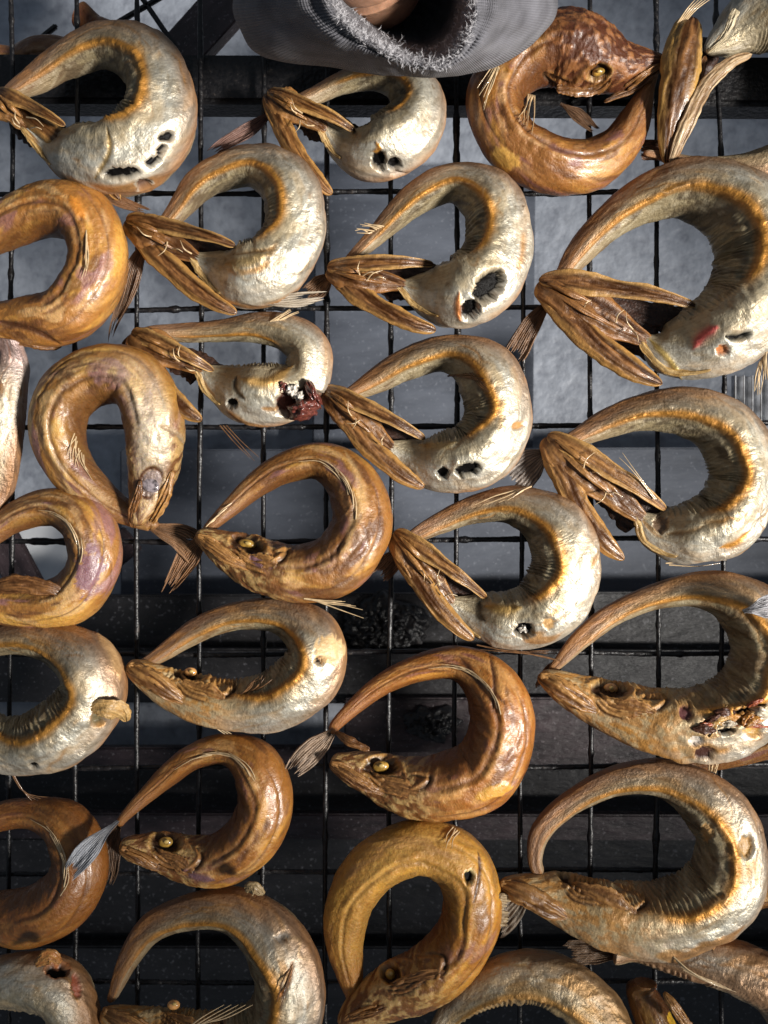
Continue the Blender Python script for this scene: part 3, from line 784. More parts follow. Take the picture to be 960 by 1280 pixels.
    for i in range(4):
        b0 = s + (t - s) * r.uniform(.4, .95) + r.normal(0, 4, 2)
        an = r.uniform(0, 2 * np.pi); ln = r.uniform(10, 26)
        p0 = P(*b0, zs + .012); p1 = P(*(b0 + ln * .5 * np.array([math.cos(an), math.sin(an)])), zs + .017); p2 = P(*(b0 + ln * np.array([math.cos(an + .3), math.sin(an + .3)])), zs + .016)
        paths.append(spline([p0, p1, p2], 8))
    fs.add(tubes('skin_splinters', paths, .00055, M_RAY))

def eye_face(fs, snout, eye, jaw_end, gill_end, seed, er=(10, 8), ang=0, gold=.5, pale=False, jwf=None, socket=(1.9, 1.8), top_end=None, dark_socket=True, bony=.0, eyepart=True):
    """side view of a head: snout, socketed eye, jaws, gill cover"""
    s, e, j, g = map(lambda p: np.array(p, float), (snout, eye, jaw_end, gill_end))
    c0 = np.array(HB0) * (1 - gold) + np.array(HG0) * gold; c1 = np.array(HB1) * (1 - gold) + np.array(HG1) * gold
    fs.pit(e[0], e[1], er[0] * socket[0], er[1] * socket[1], ang, depth=.24, col=(.035, .016, .008) if dark_socket else (.10, .05, .03), rim=np.array([.45, .27, .09]), rag=.12, edge=.22, bulge=.05)
    fs.build_pos()
    fs._eye = (e, er, ang, pale, eyepart)
    D = np.linalg.norm(j - s)
    d = (j - s) / D; nrm = np.array([-d[1], d[0]])
    if np.dot(nrm, e - s) < 0: nrm = -nrm
    zj = .020
    w = D / 80
    # mouth line and cheek steps pressed into the head
    fs.stroke([s + d * 4 + nrm * 3, s + d * D * .4 + nrm * 7 * w, j + nrm * 9 * w], 2.2, -.10, (.05, .02, .01))
    fs.stroke([e + nrm * er[1] * 1.9 - d * 6, e + nrm * er[1] * 2.3 + d * 12, e + d * 34 + nrm * 6], 3, .06, c1)
    for i in range(3):
        fs.stroke([e - nrm * (er[1] * 1.6 + 5 * i) - d * 8, e - nrm * (er[1] * 2.0 + 6 * i) + d * 12, e - nrm * (er[1] * .8 + 6 * i) + d * (30 + 5 * i)], 2.2, .055, c1 * 1.12)
        fs.stroke([e - nrm * (er[1] * 1.6 + 3 + 5 * i) - d * 8, e - nrm * (er[1] * 2.0 + 3 + 6 * i) + d * 12, e - nrm * (er[1] * .8 + 3 + 6 * i) + d * (30 + 5 * i)], 1.6, -.05, c0 * .45)
    gm = (e + g) / 2 - nrm * 4
    fs.stroke([e + d * 38 + nrm * 12, g + nrm * 14, g, g - nrm * 14 - d * 10], 2.6, -.09, (.06, .028, .012))
    fs.stroke([e + d * 33 + nrm * 12, g + nrm * 14 - d * 5, g - d * 6, g - nrm * 14 - d * 15], 2.6, .06, c1 * 1.1)
    fs._jaws = (s, e, j, g, d, nrm, w, c0, c1, seed)
    fs._jwf = jwf or (1.55 if fs.kind == 'silver' else 1.0)

def finish_face(fs):
    e, er, ang, pale, ep = fs._eye
    s, e2, j, g, d, nrm, w, c0, c1, seed = fs._jaws
    ze = fs.surf(e[0], e[1])
    if ep:
        k = lens('eye', e[0], e[1], ze + .0012, er[0], er[1], ang, .0026, M_PALE_EYE if pale else M_EYE)
        fs.add(k)
        pu = lens('pupil', e[0] + 1.0, e[1] - 1, ze + .0042, er[0] * .36, er[1] * .36, ang, .0008, M_PUPIL); pu.parent = k
    zs = fs.surf(*(s + d * 8 + nrm * 2)); zj = fs.surf(*(j + nrm * 4))
    zs, zj = max(zs, .012), max(zj, .014)
    jf = fs._jwf
    fs.add(blade('lower_jaw', [(*(s - d * 3), zs - .003, 5 * w * jf), (*(s * .7 + j * .3 + nrm * (jf - 1) * 4), (zs + zj) / 2 + .001 * jf, 8 * w * jf), (*(s * .25 + j * .75 + nrm * (jf - 1) * 6), zj + .0005 * jf, 8.5 * w * jf), (*(j + d * 8 + nrm * 4), zj - .001, 5 * w), (*(j + d * 26 + nrm * 7), zj - .002, 2)], M_HEAD, c0, c1, seed + 1, thick=.55, groove=.08, ng=3, dark=.7, edge=c1, nu=90, nv=48))
    for i, o0 in enumerate((1.5, 7.5)):
        q0, q1 = s + d * 6 + nrm * o0 * .7 * jf, s * .1 + j * .9 + nrm * o0 * jf
        qm = (q0 + q1) / 2 + nrm
        fs.add(blade('jaw_bone', [(*q0, max(zs, fs.surf(*q0)) + .001, 1.5), (*qm, max((zs + zj) / 2, fs.surf(*qm)) + .004 * jf - .0015, 2.6 * w), (*q1, max(zj, fs.surf(*q1)) + .0015, 1.4)], M_HEAD, c1 * .9, c1 * 1.35, seed + 41 + i, thick=.7, groove=.04, ng=2, nu=40, nv=16))
    q = s + d * 6 + nrm * 8 * w
    zq = fs.surf(*(s + d * 20 + nrm * 10 * w))
    fs.add(blade('upper_jaw', [(*(s + nrm * 2 - d * 2), zs, 4 * w), (*(s + d * 16 * w + nrm * 7 * w), zq, 6.5 * w), (*(s + d * 42 * w + nrm * 7 * w), max(zq, fs.surf(*(s + d * 42 * w + nrm * 7 * w))) - .0005, 5.5 * w), (*(s + d * 62 * w + nrm * 3 * w), fs.surf(*(s + d * 62 * w + nrm * 4 * w)) - .001, 2)], M_HEAD, c1 * .85, c1 * 1.15, seed + 2, thick=.5, groove=.2, ng=3))
    # gill cover: thin curved plate on the cheek
    p0 = e + d * 16 - nrm * 6; p1 = (p0 + g) / 2 - nrm * 8; p2 = g - nrm * 9
    fs.add(blade('gill_cover', [(*(p0 - d * 18 - nrm * 10), fs.surf(*(p0 - d * 18 - nrm * 10)) - .0014, 5), (*(p0 - nrm * 8), fs.surf(*(p0 - nrm * 8)) - .0006, 10 * w), (*p1, fs.surf(*p1) - .0002, 14 * w), (*p2, fs.surf(*p2) - .0016, 5)], M_HEAD, c0 * 1.05, c1, seed + 5, thick=.2, groove=.10, ng=3, edge=c1 * 1.15, dark=.5, nu=80, nv=48))

def tail_fin(fs, pts, seed, col0=(.07, .036, .02), col1=(.15, .08, .04), met=.05, name='tail_fin'):
    pts = [(x, y, z, h * 1.25) for x, y, z, h in pts]
    fs.add(fan(name, pts, col0, np.array(col1) * 1.2, seed, met=met))

def rays(fs, base, tip, n, seed, spread=8, mat=None, lift=.003, name='dorsal_fin', r=.0006):
    """bundle of dry fin rays lying over the skin from base line to tip line: base/tip = two (px,py) each"""
    g = np.random.default_rng(seed); paths = []
    for i in range(n):
        k = i / max(1, n - 1)
        b0 = np.array(base[0]) * (1 - k) + np.array(base[1]) * k
        t0 = np.array(tip[0]) * (1 - k) + np.array(tip[1]) * k + g.normal(0, spread * .3, 2)
        m0 = (b0 + t0) / 2 + g.normal(0, 1.5, 2)
        zb = fs.surf(*b0)
        zt = max(zb - .002, fs.surf(*t0) if np.min(np.hypot(fs.px - t0[0], fs.py - t0[1])) < 3 else 0)
        zm = max((zb + zt) / 2, fs.surf(*m0))
        paths.append(spline([P(*b0, zb - .0004), P(*m0, zm + lift * .6), P(*t0, zt + lift)], 9))
    fs.add(tubes(name, paths, r, mat or M_RAY))

def seam_rays(fs, u0, u1, vdeg, n, ln, seed, mat=None, name='dorsal_fin', splay=.25):
    """short rays that leave the fin seam and lie back over the flank"""
    g = np.random.default_rng(seed); paths = []
    for i in range(n):
        uu = u0 + (u1 - u0) * i / max(1, n - 1) + g.normal(0, .003)
        i0 = int(np.argmin(np.abs(fs.u - uu))); j0 = int(np.argmin(np.abs(np.degrees(VV) - vdeg - g.normal(0, 2))))
        l_ = ln * g.uniform(.6, 1.25) * S
        i1 = int(np.argmin(np.abs(fs.L - (fs.L[i0] + l_)))); im = (i0 + i1) // 2
        j1 = int(np.clip(j0 - splay * 20 * g.uniform(.2, 1.3), 0, 69))
        jm = (j0 + j1) // 2
        up = np.array([0, 0, 1])
        paths.append(spline([fs.v[i0, j0] - up * .0003, fs.v[im, jm] + up * .0012, fs.v[min(i1, len(fs.u) - 1), j1] + up * .0016], 8))
    fs.add(tubes(name, paths, .0005, mat or M_RAY))

FISH = []
# ---- 1: big silver ring by the frame bar, blackened slits
f = Fish([(36, 160, 5), (60, 175, 21), (96, 194, 38), (155, 203, 48), (197, 170, 48), (204, 122, 44), (180, 76, 37), (130, 53, 27), (76, 68, 21), (32, 98, 15), (4, 116, 9)], 'silver', 1)
f.pit(152, 217, 24, 7, -5, .16).pit(207, 170, 9, 5, -15, .12, rag=.8).pit(201, 190, 4, 8, 25, .12, rag=.9).pit(192, 204, 9, 4, -30, .14, rag=.9).pit(180, 232, 9, 8, 0, .2, (.12, .07, .05), rim=SILVER)
f.stroke([(46, 160), (90, 172), (140, 186)], 3, .03, (.45, .40, .30)); f.stroke([(134, 160), (136, 190), (118, 224)], 3, -.05, (.35, .24, .10)); f.finish()
throat_head(f, (-6, 116), (36, 160), (72, 150), (150, 250), 101, w=1.5, gold=.35)
tail_fin(f, [(110, 232, .012, 7), (150, 252, .010, 6), (192, 268, .006, 3)], 111, (.12, .06, .03), (.22, .11, .05), name='fin_strip')
f.thing('silver curled fish under the frame bar with thin blackened slits in its belly')
# ---- 2
f = Fish([(246, 323, 4), (266, 333, 23), (300, 345, 41), (340, 338, 44), (369, 292, 40), (361, 236, 37), (318, 205, 26), (272, 212, 21), (236, 235, 18), (200, 278, 11)], 'silver', 2)
f.stroke([(282, 330), (308, 328), (334, 318)], 7, .05, (.36, .24, .09), .8); f.stroke([(290, 318), (310, 315), (336, 312)], 2, -.04, (.2, .12, .05)); f.finish()
throat_head(f, (157, 276), (246, 323), (288, 302), (296, 392), 102)
f.add(fan('pelvic_fin', [(318, 381, .026, 5), (352, 377, .028, 8), (386, 374, .027, 9), (416, 371, .024, 7)], (.22, .16, .10), (.50, .44, .36), 112, nr=7, fray=.2))
tail_fin(f, [(186, 296, .012, 12), (170, 330, .008, 12), (158, 370, .006, 8), (142, 410, .004, 4), (138, 432, .003, 2)], 122)
f.thing('silver curled fish with smooth belly and a pale fin sticking out below')
# ---- 3
f = Fish([(504, 357, 4), (520, 362, 22), (545, 367, 38), (576, 367, 47), (608, 346, 46), (623, 300, 41), (610, 250, 36), (570, 225, 24), (525, 240, 20), (486, 272, 15), (446, 312, 10)], 'silver', 3)
f.pit(612, 358, 15, 24, 38, .30, rim=(.6, .5, .35)).pit(588, 388, 11, 14, 30, .26).stroke([(574, 365), (572, 385), (576, 402)], 4, .05, (.42, .16, .05)); f.finish()
throat_head(f, (409, 337), (504, 357), (536, 327), (545, 413), 103)
rays(f, [(462, 292), (480, 283)], [(440, 287), (462, 276)], 7, 113)
tail_fin(f, [(416, 340, .010, 9), (398, 360, .007, 11), (378, 372, .005, 8)], 123)
f.thing('silver curled fish with a large ragged black hole in its belly')
# ---- 4
f = Fish([(807, 426, 5), (830, 436, 32), (876, 428, 48), (926, 392, 54), (944, 325, 54), (918, 265, 48), (866, 238, 37), (810, 246, 28), (762, 276, 22), (727, 312, 17), (704, 344, 11)], 'silver', 4)
f.stroke([(866, 436), (878, 420), (898, 408)], 6, .06, (.50, .10, .09)).stroke([(908, 420), (925, 422), (940, 416)], 4, -.2, MEMB).pit(905, 438, 9, 7, 0, .15, (.4, .15, .05), rim=SILVER)
f.stroke([(812, 424), (838, 452), (852, 474)], 4, .05, (.50, .36, .12)); f.finish()
throat_head(f, (673, 353), (807, 426), (866, 377), (828, 480), 104, w=.82)
tail_fin(f, [(690, 372, .010, 10), (665, 405, .006, 10), (645, 440, .004, 12), (634, 456, .003, 8)], 114)
rays(f, [(950, 452), (958, 440)], [(944, 492), (962, 482)], 8, 124, name='pectoral_fin', spread=14)
f.thing('largest silver curled fish, pink streak of flesh on its belly, deep wrinkled inner wall')
# ---- 5 under the sleeve
f = Fish([(405, 160, 7), (430, 178, 24), (466, 190, 38), (506, 172, 40), (522, 130, 34), (502, 96, 26), (464, 86, 18), (424, 94, 13), (390, 110, 11), (360, 126, 8)], 'silver', 5, ridge=(.26, .8))
f.pit(474, 201, 10, 13, 0, .26).pit(494, 206, 8, 9, 0, .22).pit(500, 219, 10, 4, 0, .12, (.5, .42, .35)).stroke([(466, 190), (474, 186), (470, 178)], 3, .06, GOLD); f.finish()
throat_head(f, (334, 116), (405, 160), (440, 158), (415, 243), 105, w=1.1, gold=.3)
tail_fin(f, [(345, 136, .010, 8), (318, 158, .008, 8), (285, 178, .005, 7), (258, 196, .003, 3)], 115, (.10, .055, .05), (.19, .11, .09))
f.thing('silver curled fish half hidden under the grey sleeve, star-shaped black hole')
# ---- 6 amber, head at top
f = Fish([(829, 80, 7), (806, 80, 17), (772, 82, 33), (730, 72, 44), (684, 66, 42), (640, 88, 36), (618, 130, 37), (638, 178, 36), (684, 206, 36), (734, 206, 33), (774, 180, 27), (798, 142, 20), (812, 106, 11)], 'amber', 6, eye_head=True)
hd = 1 - sstep(.22, .36, f.U + .12 * (f.n1 - .5))
f.col = mixc(f.col, mixc(np.broadcast_to(np.array([.075, .022, .010]), f.col.shape), np.array([.24, .09, .03]), sstep(.48, .62, f.n2)), hd * .9)
f.r = f.r + hd * .045 * (f.n2 - .5)
eye_face(f, (829, 82), (748, 90), (780, 118), (690, 104), 106, er=(8, 5), ang=-10, gold=.05)
f.pit(628, 198, 20, 14, 0, -.03, YEL, rag=.5).finish(); finish_face(f)
rays(f, [(620, 76), (624, 86)], [(598, 110), (606, 138)], 7, 116)
rays(f, [(660, 118), (668, 120)], [(648, 146), (664, 168)], 6, 126, name='pectoral_fin')
tail_fin(f, [(700, 130, .012, 3), (722, 145, .012, 7), (748, 166, .012, 5)], 136)
f.thing('dark amber curled fish with its toothed head lying uppermost, yellow eye')
# ---- 7 top right corner
f = Fish([(880, 68, 6), (906, 50, 24), (946, 24, 40), (1010, 16, 46), (1062, 66, 46), (1056, 140, 38), (1006, 188, 30), (950, 206, 24), (888, 200, 13), (826, 190, 6), (806, 188, 4)], 'silver', 7, ridge=(.3, .7))
f.finish()
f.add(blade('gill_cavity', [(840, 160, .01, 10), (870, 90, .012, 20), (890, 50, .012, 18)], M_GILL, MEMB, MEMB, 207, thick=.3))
f.add(blade('gill_cover', [(833, 206, .016, 5), (838, 160, .024, 17), (850, 95, .030, 24), (860, 42, .030, 20), (866, 22, .026, 12)], M_HEAD, HB0, HB1, 107, thick=.4, groove=.05, ng=2, cup=-.5, edge=(.5, .3, .08), dark=.8, nu=110, nv=56, rag=.08, soft=.7))
f.add(blade('gill_cover', [(838, 204, .020, 5), (856, 160, .028, 9), (885, 105, .032, 9), (915, 78, .032, 8), (940, 68, .030, 3)], M_HEAD, (.34, .20, .09), (.58, .44, .28), 117, thick=.45, groove=.08, ng=2, dark=.4))
f.add(blade('lower_jaw', [(834, 205, .016, 5), (848, 165, .022, 10), (868, 110, .022, 8), (882, 70, .024, 4)], M_HEAD, HB0, HB1, 127, thick=.5))
f.add(blade('throat_rim', [(884, 66, .034, 3), (905, 45, .040, 4), (920, 12, .044, 6)], M_FIN, (.52, .42, .26), (.62, .54, .38), 137, thick=.6))
tail_fin(f, [(846, 192, .010, 9), (822, 189, .010, 11), (792, 187, .010, 10)], 147, (.08, .035, .018), (.15, .07, .035))
f.add(tubes('pectoral_fin', [spline([P(846 + i * 2, 30, .03), P(858 + i * 3, 12, .034), P(872 + i * 5, -4, .034)], 8) for i in range(5)], .0006, M_RAY))
f.thing('silver fish whose long upright brown gill flaps open beside the dark amber ring')
# ---- 8 amber left
f = Fish([(-52, 392, 14), (-20, 402, 24), (30, 402, 32), (84, 394, 37), (119, 350, 38), (122, 305, 38), (100, 268, 38), (52, 262, 33), (4, 280, 29), (-45, 310, 20), (-66, 352, 12)], 'amber', 8)
f.stroke([(-5, 400), (40, 412), (74, 430)], 4, -.08, DKB).stroke([(88, 245), (98, 262), (106, 272)], 7, .05, (.55, .22, .03)).finish()
rays(f, [(108, 288), (110, 312)], [(108, 330), (106, 345)], 6, 118)
f.add(blade('gill_cover', [(-10, 418, .020, 6), (25, 424, .022, 9), (60, 430, .018, 8), (78, 432, .012, 3)], M_HEAD, HB0, HB1, 128, thick=.35, groove=.25))
f.thing('plump honey-amber ring with a purple blush, beside the smooth-bellied silver fish')
# ---- 9 amber, head down
f = Fish([(171, 657, 7), (177, 640, 15), (186, 606, 28), (194, 562, 37), (192, 515, 39), (168, 474, 39), (122, 470, 37), (84, 496, 36), (72, 540, 34), (86, 584, 29), (118, 618, 23), (152, 640, 16), (188, 656, 11)], 'amber', 9, eye_head=True)
f.col = mixc(f.col, np.array([.62, .56, .46]), np.exp(-((f.U - .22) / .13) ** 2) * sstep(30, 60, np.degrees(f.V)) * (1 - sstep(90, 130, np.degrees(f.V))) * .7)
f.met = f.met + .4 * np.exp(-((f.U - .2) / .12) ** 2) * (1 - sstep(80, 120, np.degrees(f.V)))
f.pit(189, 604, 15, 18, 25, .10, (.20, .15, .14), rim=(.5, .36, .2), rag=.2, met=.3)
f.stroke([(189 + 15 * math.cos(k) - 5 * math.sin(k), 604 + 19 * math.sin(k) + 4 * math.cos(k)) for k in np.linspace(0, 2 * np.pi, 14)], 2.2, -.05, DKB).stroke([(178, 650), (196, 622), (206, 600)], 3, .06, (.5, .36, .22)).stroke([(172, 652), (170, 632), (168, 612)], 2.5, -.08, DKB).stroke([(182, 656), (204, 630), (214, 600)], 2, -.08, DKB)
f.stroke([(198, 532), (220, 540), (232, 556)], 3, -.05, (.3, .22, .14)).finish()
z9 = f.surf(189, 604)
f.add(lens('eye', 188, 606, z9 - .0004, 12, 9, 30, .0022, plain('clouded_eye', (.20, .17, .18), .14, coat=.8, var=.8, bscale=420, bump=.5)))
f.add(blade('lower_jaw', [(178, 662, .014, 4), (196, 640, .020, 8), (208, 615, .024, 8), (216, 588, .026, 3)], M_HEAD, HG0, HG1, 109, thick=.6, groove=.2, ng=4))
f.add(blade('upper_jaw', [(166, 660, .018, 4), (166, 640, .024, 6), (172, 620, .028, 5), (176, 600, .03, 2)], M_HEAD, HB0, HB1, 119, thick=.6, groove=.2, ng=3))
seam_rays(f, .66, .74, 150, 10, 34, 129, splay=.4)
tail_fin(f, [(178, 654, .010, 9), (205, 664, .010, 9), (228, 672, .008, 14), (252, 690, .006, 18)], 139, (.12, .06, .028), (.22, .12, .06))
f.thing('amber curled fish whose head hangs straight down with a clouded grey eye')
# ---- 10 gutted
f = Fish([(252, 462, 9), (276, 478, 26), (312, 492, 38), (352, 492, 38), (382, 472, 30), (384, 436, 28), (358, 414, 24), (320, 406, 19), (275, 409, 14), (225, 411, 12), (182, 414, 9)], 'silver', 10, ridge=(.5, .9), vr=128, center=(310, 445))
f.pit(375, 505, 30, 20, 0, .28, (.10, .03, .02), rim=(.5, .42, .3), rag=.25).pit(290, 505, 7, 6, 0, .2).stroke([(300, 474), (335, 478), (366, 458)], 6, .06, (.45, .27, .09)).stroke([(296, 470), (294, 486), (306, 500)], 3, -.05, DARKI).finish()
throat_head(f, (163, 418), (252, 462), (262, 458), (252, 526), 110, w=1.0, gold=.2)
zz = f.surf(375, 505)
f.add(lens('gut', 380, 511, .032, 19, 12, -10, .012, M_GUTS, lump=.55)); f.add(lens('gut', 392, 492, .034, 6, 18, -25, .006, M_GUTS, lump=.55)); f.add(lens('gut', 366, 489, .036, 8, 7, 0, .006, M_GUTW, lump=.55)); f.add(lens('gut', 354, 484, .036, 7, 8, 0, .006, M_GUTS, lump=.55)); f.add(lens('gut', 374, 495, .037, 6, 6, 0, .004, M_GUTW, lump=.55))
f.add(tubes('fin_rays', [spline([P(275 + 4 * i, 532, .015), P(292 + 5 * i, 552, .018), P(312 + 6 * i, 572 + 4 * (i % 2), .020)], 8) for i in range(3)], .0005, M_RAYD))
tail_fin(f, [(178, 420, .010, 9), (164, 430, .008, 8), (152, 442, .006, 4)], 120)
rays(f, [(338, 402), (352, 400)], [(362, 384), (372, 392)], 6, 130, name='pectoral_fin')
f.thing('small silver fish with dark red guts bulging from its split side')
# ---- 11
f = Fish([(488, 558, 4), (508, 567, 20), (534, 577, 33), (564, 577, 39), (598, 566, 42), (622, 522, 41), (606, 466, 39), (562, 440, 24), (512, 451, 20), (472, 472, 16), (436, 492, 10)], 'silver', 11)
f.pit(585, 588, 16, 8, -12, .24).pit(554, 592, 7, 8, 20, .2).stroke([(566, 590), (568, 582), (572, 576)], 4, .05, (.65, .58, .45)).stroke([(524, 556), (548, 557), (570, 553)], 5, .04, (.40, .27, .1), .7).pit(648, 532, 8, 5, -20, .08, (.38, .2, .07)).finish()
throat_head(f, (404, 488), (488, 558), (526, 543), (530, 610), 111, w=.9, gold=.15)
rays(f, [(560, 470), (590, 466)], [(600, 470), (612, 490)], 12, 121, mat=M_RAYD, spread=4)
f.thing('silver curled fish touching the red guts with its snout, small black belly tear')
# ---- 12
f = Fish([(800, 646, 6), (818, 661, 26), (846, 667, 37), (872, 664, 40), (904, 648, 43), (926, 596, 40), (908, 540, 38), (858, 514, 30), (808, 514, 23), (762, 528, 18), (716, 550, 12)], 'silver', 12, ridge=(.16, .97))
f.pit(826, 655, 10, 12, 0, .14, (.16, .10, .06), rim=(.5, .42, .3)).stroke([(832, 668), (862, 664), (880, 658)], 3, -.05, (.3, .2, .1)).stroke([(900, 685), (920, 680), (938, 664)], 4, -.04, GOLD).finish()
throat_head(f, (683, 546), (800, 646), (830, 631), (780, 700), 112, w=.78, gold=.35)
tail_fin(f, [(690, 562, .012, 12), (668, 576, .010, 16), (648, 592, .008, 20), (628, 612, .008, 24)], 122, (.09, .075, .07), (.20, .17, .15), met=.25)
f.add(tubes('fin_rays', [spline([P(820 - i * 2, 624, .03), P(795 - 3 * i, 590, .036), P(778 - 4 * i, 566 + 6 * i, .034)], 8) for i in range(2)], .0005, M_RAY))
f.add(tubes('pelvic_fin', [spline([P(832, 704, .012), P(865, 702, .012), P(908, 700, .008)], 8), spline([P(836, 706, .010), P(870, 708, .010), P(900, 704, .008)], 8)], .0005, M_RAY))
f.thing('silver curled fish with deep transverse wrinkles and a pointed gill flap hanging down')
# ---- 13 amber with eye
f = Fish([(246, 667, 8), (264, 676, 17), (292, 692, 28), (330, 708, 35), (376, 716, 37), (424, 702, 40), (452, 656, 39), (440, 604, 34), (400, 576, 25), (352, 585, 20), (312, 610, 16), (272, 648, 11)], 'amber', 13, eye_head=True)
eye_face(f, (247, 672), (309, 680), (300, 708), (352, 700), 113, er=(11, 6), ang=12, gold=.55)
f.pit(328, 702, 16, 8, 25, .05, PUR * .8).stroke([(430, 560), (448, 600), (446, 640), (430, 690)], 4, -.02, PALE, .5).finish(); finish_face(f)
seam_rays(f, .90, .96, 80, 6, 30, 123, splay=.5); seam_rays(f, .48, .62, 100, 8, 44, 133, splay=.1)
rays(f, [(380, 748), (392, 750)], [(430, 748), (458, 768)], 6, 143, name='pelvic_fin')
tail_fin(f, [(262, 668, .010, 12), (240, 690, .008, 13), (222, 718, .006, 9), (204, 746, .004, 5)], 153, (.11, .055, .025), (.20, .10, .045))
f.thing('amber curled fish with a flat golden eye and its tail fin pointing down')
# ---- 14
f = Fish([(563, 752, 5), (586, 764, 23), (614, 772, 33), (644, 774, 37), (680, 758, 42), (704, 708, 42), (692, 660, 40), (648, 632, 27), (598, 636, 19), (552, 654, 15), (512, 674, 10)], 'silver', 14)
f.pit(655, 788, 13, 9, 0, .22, rim=(.5, .45, .38)).pit(686, 780, 7, 7, 0, .05, (.5, .3, .12)).stroke([(606, 758), (630, 762), (652, 760)], 6, .05, (.42, .27, .09)).stroke([(600, 752), (598, 768), (606, 776)], 5, -.04, DARKI).finish()
throat_head(f, (491, 667), (563, 752), (604, 741), (592, 800), 114, w=.92, gold=.4)
rays(f, [(648, 612), (664, 608)], [(594, 632), (640, 624)], 7, 124, spread=5)
f.add(lens('gut', 654, 786, .030, 7, 6, 20, .004, M_GUTW, lump=.55))
f.add(tubes('fin_rays', [spline([P(596, 806, .010), P(640, 814, .012), P(704, 812 + 3 * i, .010)], 8) for i in range(3)], .0005, M_RAYD))
tail_fin(f, [(505, 684, .008, 10), (486, 706, .005, 11), (468, 724, .004, 10)], 134)
f.thing('speckled silver curled fish touching the golden-eyed fish, small torn vent')
# ---- 15 right, opened belly, eye
f = Fish([(674, 842, 8), (692, 852, 17), (726, 870, 26), (776, 888, 36), (830, 902, 42), (892, 898, 46), (944, 858, 46), (956, 800, 42), (926, 754, 36), (878, 738, 24), (824, 748, 17), (770, 772, 15), (728, 802, 13), (700, 830, 9)], 'silver', 15, eye_head=True, warm=.25)
eye_face(f, (675, 846), (763, 861), (738, 888), (826, 885), 115, er=(9, 7), gold=.75, pale=True, socket=(2.6, 1.6))
for x, y, rx, ry, cc in ((884, 906, 10, 6, (.42, .11, .02)), (922, 900, 26, 7, (.45, .20, .03)), (936, 886, 22, 4, MEMB), (910, 914, 12, 4, MEMB), (858, 892, 7, 10, (.11, .04, .04)), (880, 943, 14, 8, (.05, .02, .015)), (942, 912, 12, 8, YEL), (870, 926, 10, 6, (.6, .55, .5))):
    f.pit(x, y, rx, ry, -10, .10 if cc is not MEMB else .2, cc, rag=.5)
f.finish(); finish_face(f)
tail_fin(f, [(708, 822, .014, 7), (690, 838, .010, 8), (676, 866, .006, 10)], 125)
g15 = np.random.default_rng(15)
for i in range(13):
    x, y = g15.uniform(866, 962), 0
    y = 902 - (x - 900) * .28 + g15.normal(0, 8)
    an = math.radians(g15.normal(-18, 28)); ln = g15.uniform(9, 24); w_ = g15.uniform(2.5, 6)
    dx, dy = math.cos(an) * ln, math.sin(an) * ln
    zz = [f.surf(x + k * dx, y + k * dy) for k in (-1, 0, 1)]
    cc = [((.34, .12, .02), (.52, .26, .05)), ((.05, .02, .012), (.12, .05, .03)), ((.30, .05, .02), (.42, .12, .04)), ((.5, .44, .34), (.62, .56, .46)), ((.40, .22, .06), (.55, .36, .12))][i % 5]
    f.add(blade('flesh_strip', [(x - dx, y - dy, zz[0], 1.5), (x, y, zz[1] + .0012, w_), (x + dx, y + dy, zz[2], 1.5)], M_HEAD, cc[0], cc[1], 700 + i, thick=.45, groove=.1, ng=2, nu=40, nv=24, dark=.6))
f.add(blade('pelvic_fin', [(780, 915, .02, 3), (805, 928, .022, 5), (832, 946, .018, 2)], M_FIN, (.5, .42, .32), (.65, .6, .5), 135, thick=.3))
f.add(tubes('fin_rays', [spline([P(700, 826, .02), P(665, 818, .018), P(612 - 6 * i, 806 + 3 * i, .014)], 10) for i in range(3)], .0006, M_RAYD))
f.add(fan('pectoral_fin', [(928, 764, .047, 7), (950, 760, .049, 12), (985, 752, .048, 18)], (.20, .20, .22), (.42, .42, .45), 145, met=.4))
f.thing('large silver fish with a torn orange and black belly and a pearl-like eye')
# ---- 16
f = Fish([(160, 830, 8), (178, 840, 17), (212, 862, 26), (252, 876, 30), (300, 882, 32), (350, 872, 38), (390, 838, 40), (390, 796, 38), (350, 772, 24), (296, 772, 18), (244, 790, 16), (192, 824, 11)], 'silver', 16, eye_head=True, warm=.3)
eye_face(f, (161, 833), (238, 840), (222, 876), (286, 868), 116, er=(8, 6), gold=.75, pale=True, socket=(2.6, 1.6))
f.pit(400, 826, 6, 5, 0, .2, rim=GOLD).stroke([(396, 822), (412, 826), (424, 830)], 2.5, -.05, (.4, .2, .06)).pit(412, 812, 20, 16, 0, -.02, (.58, .40, .2), rag=.6)
f.finish(); finish_face(f)
rays(f, [(300, 868), (320, 862)], [(318, 850), (338, 846)], 9, 126, mat=M_RAYD)
f.add(tubes('pelvic_fin', [spline([P(226, 878 + i, .02), P(258, 900 + i, .018), P(296 - 5 * i, 921, .014)], 8) for i in range(3)] + [spline([P(366, 896, .016), P(384, 892, .018), P(404 + 4 * i, 884 - 4 * i, .016)], 8) for i in range(3)], .0008, M_RAY))
f.thing('slender silver fish with a bead-like orange eye and one small puncture')
# ---- 17 amber left
f = Fish([(-50, 735, 16), (-15, 750, 27), (40, 757, 29), (90, 746, 33), (118, 704, 33), (108, 656, 33), (66, 634, 25), (18, 644, 20), (-22, 672, 15), (-40, 710, 10)], 'amber', 17)
f.pit(112, 712, 16, 30, 10, .0, PUR * 1.1, rag=.7).finish(); seam_rays(f, .46, .60, 104, 9, 40, 127, splay=.1)
f.add(blade('gill_cover', [(-20, 738, .03, 6), (20, 730, .034, 12), (62, 736, .034, 9), (84, 742, .03, 3)], M_HEAD, HB0, HB1, 137, thick=.3, groove=.3))
f.thing('glossy amber ring with a violet bruise, lying over the V-shaped braces')
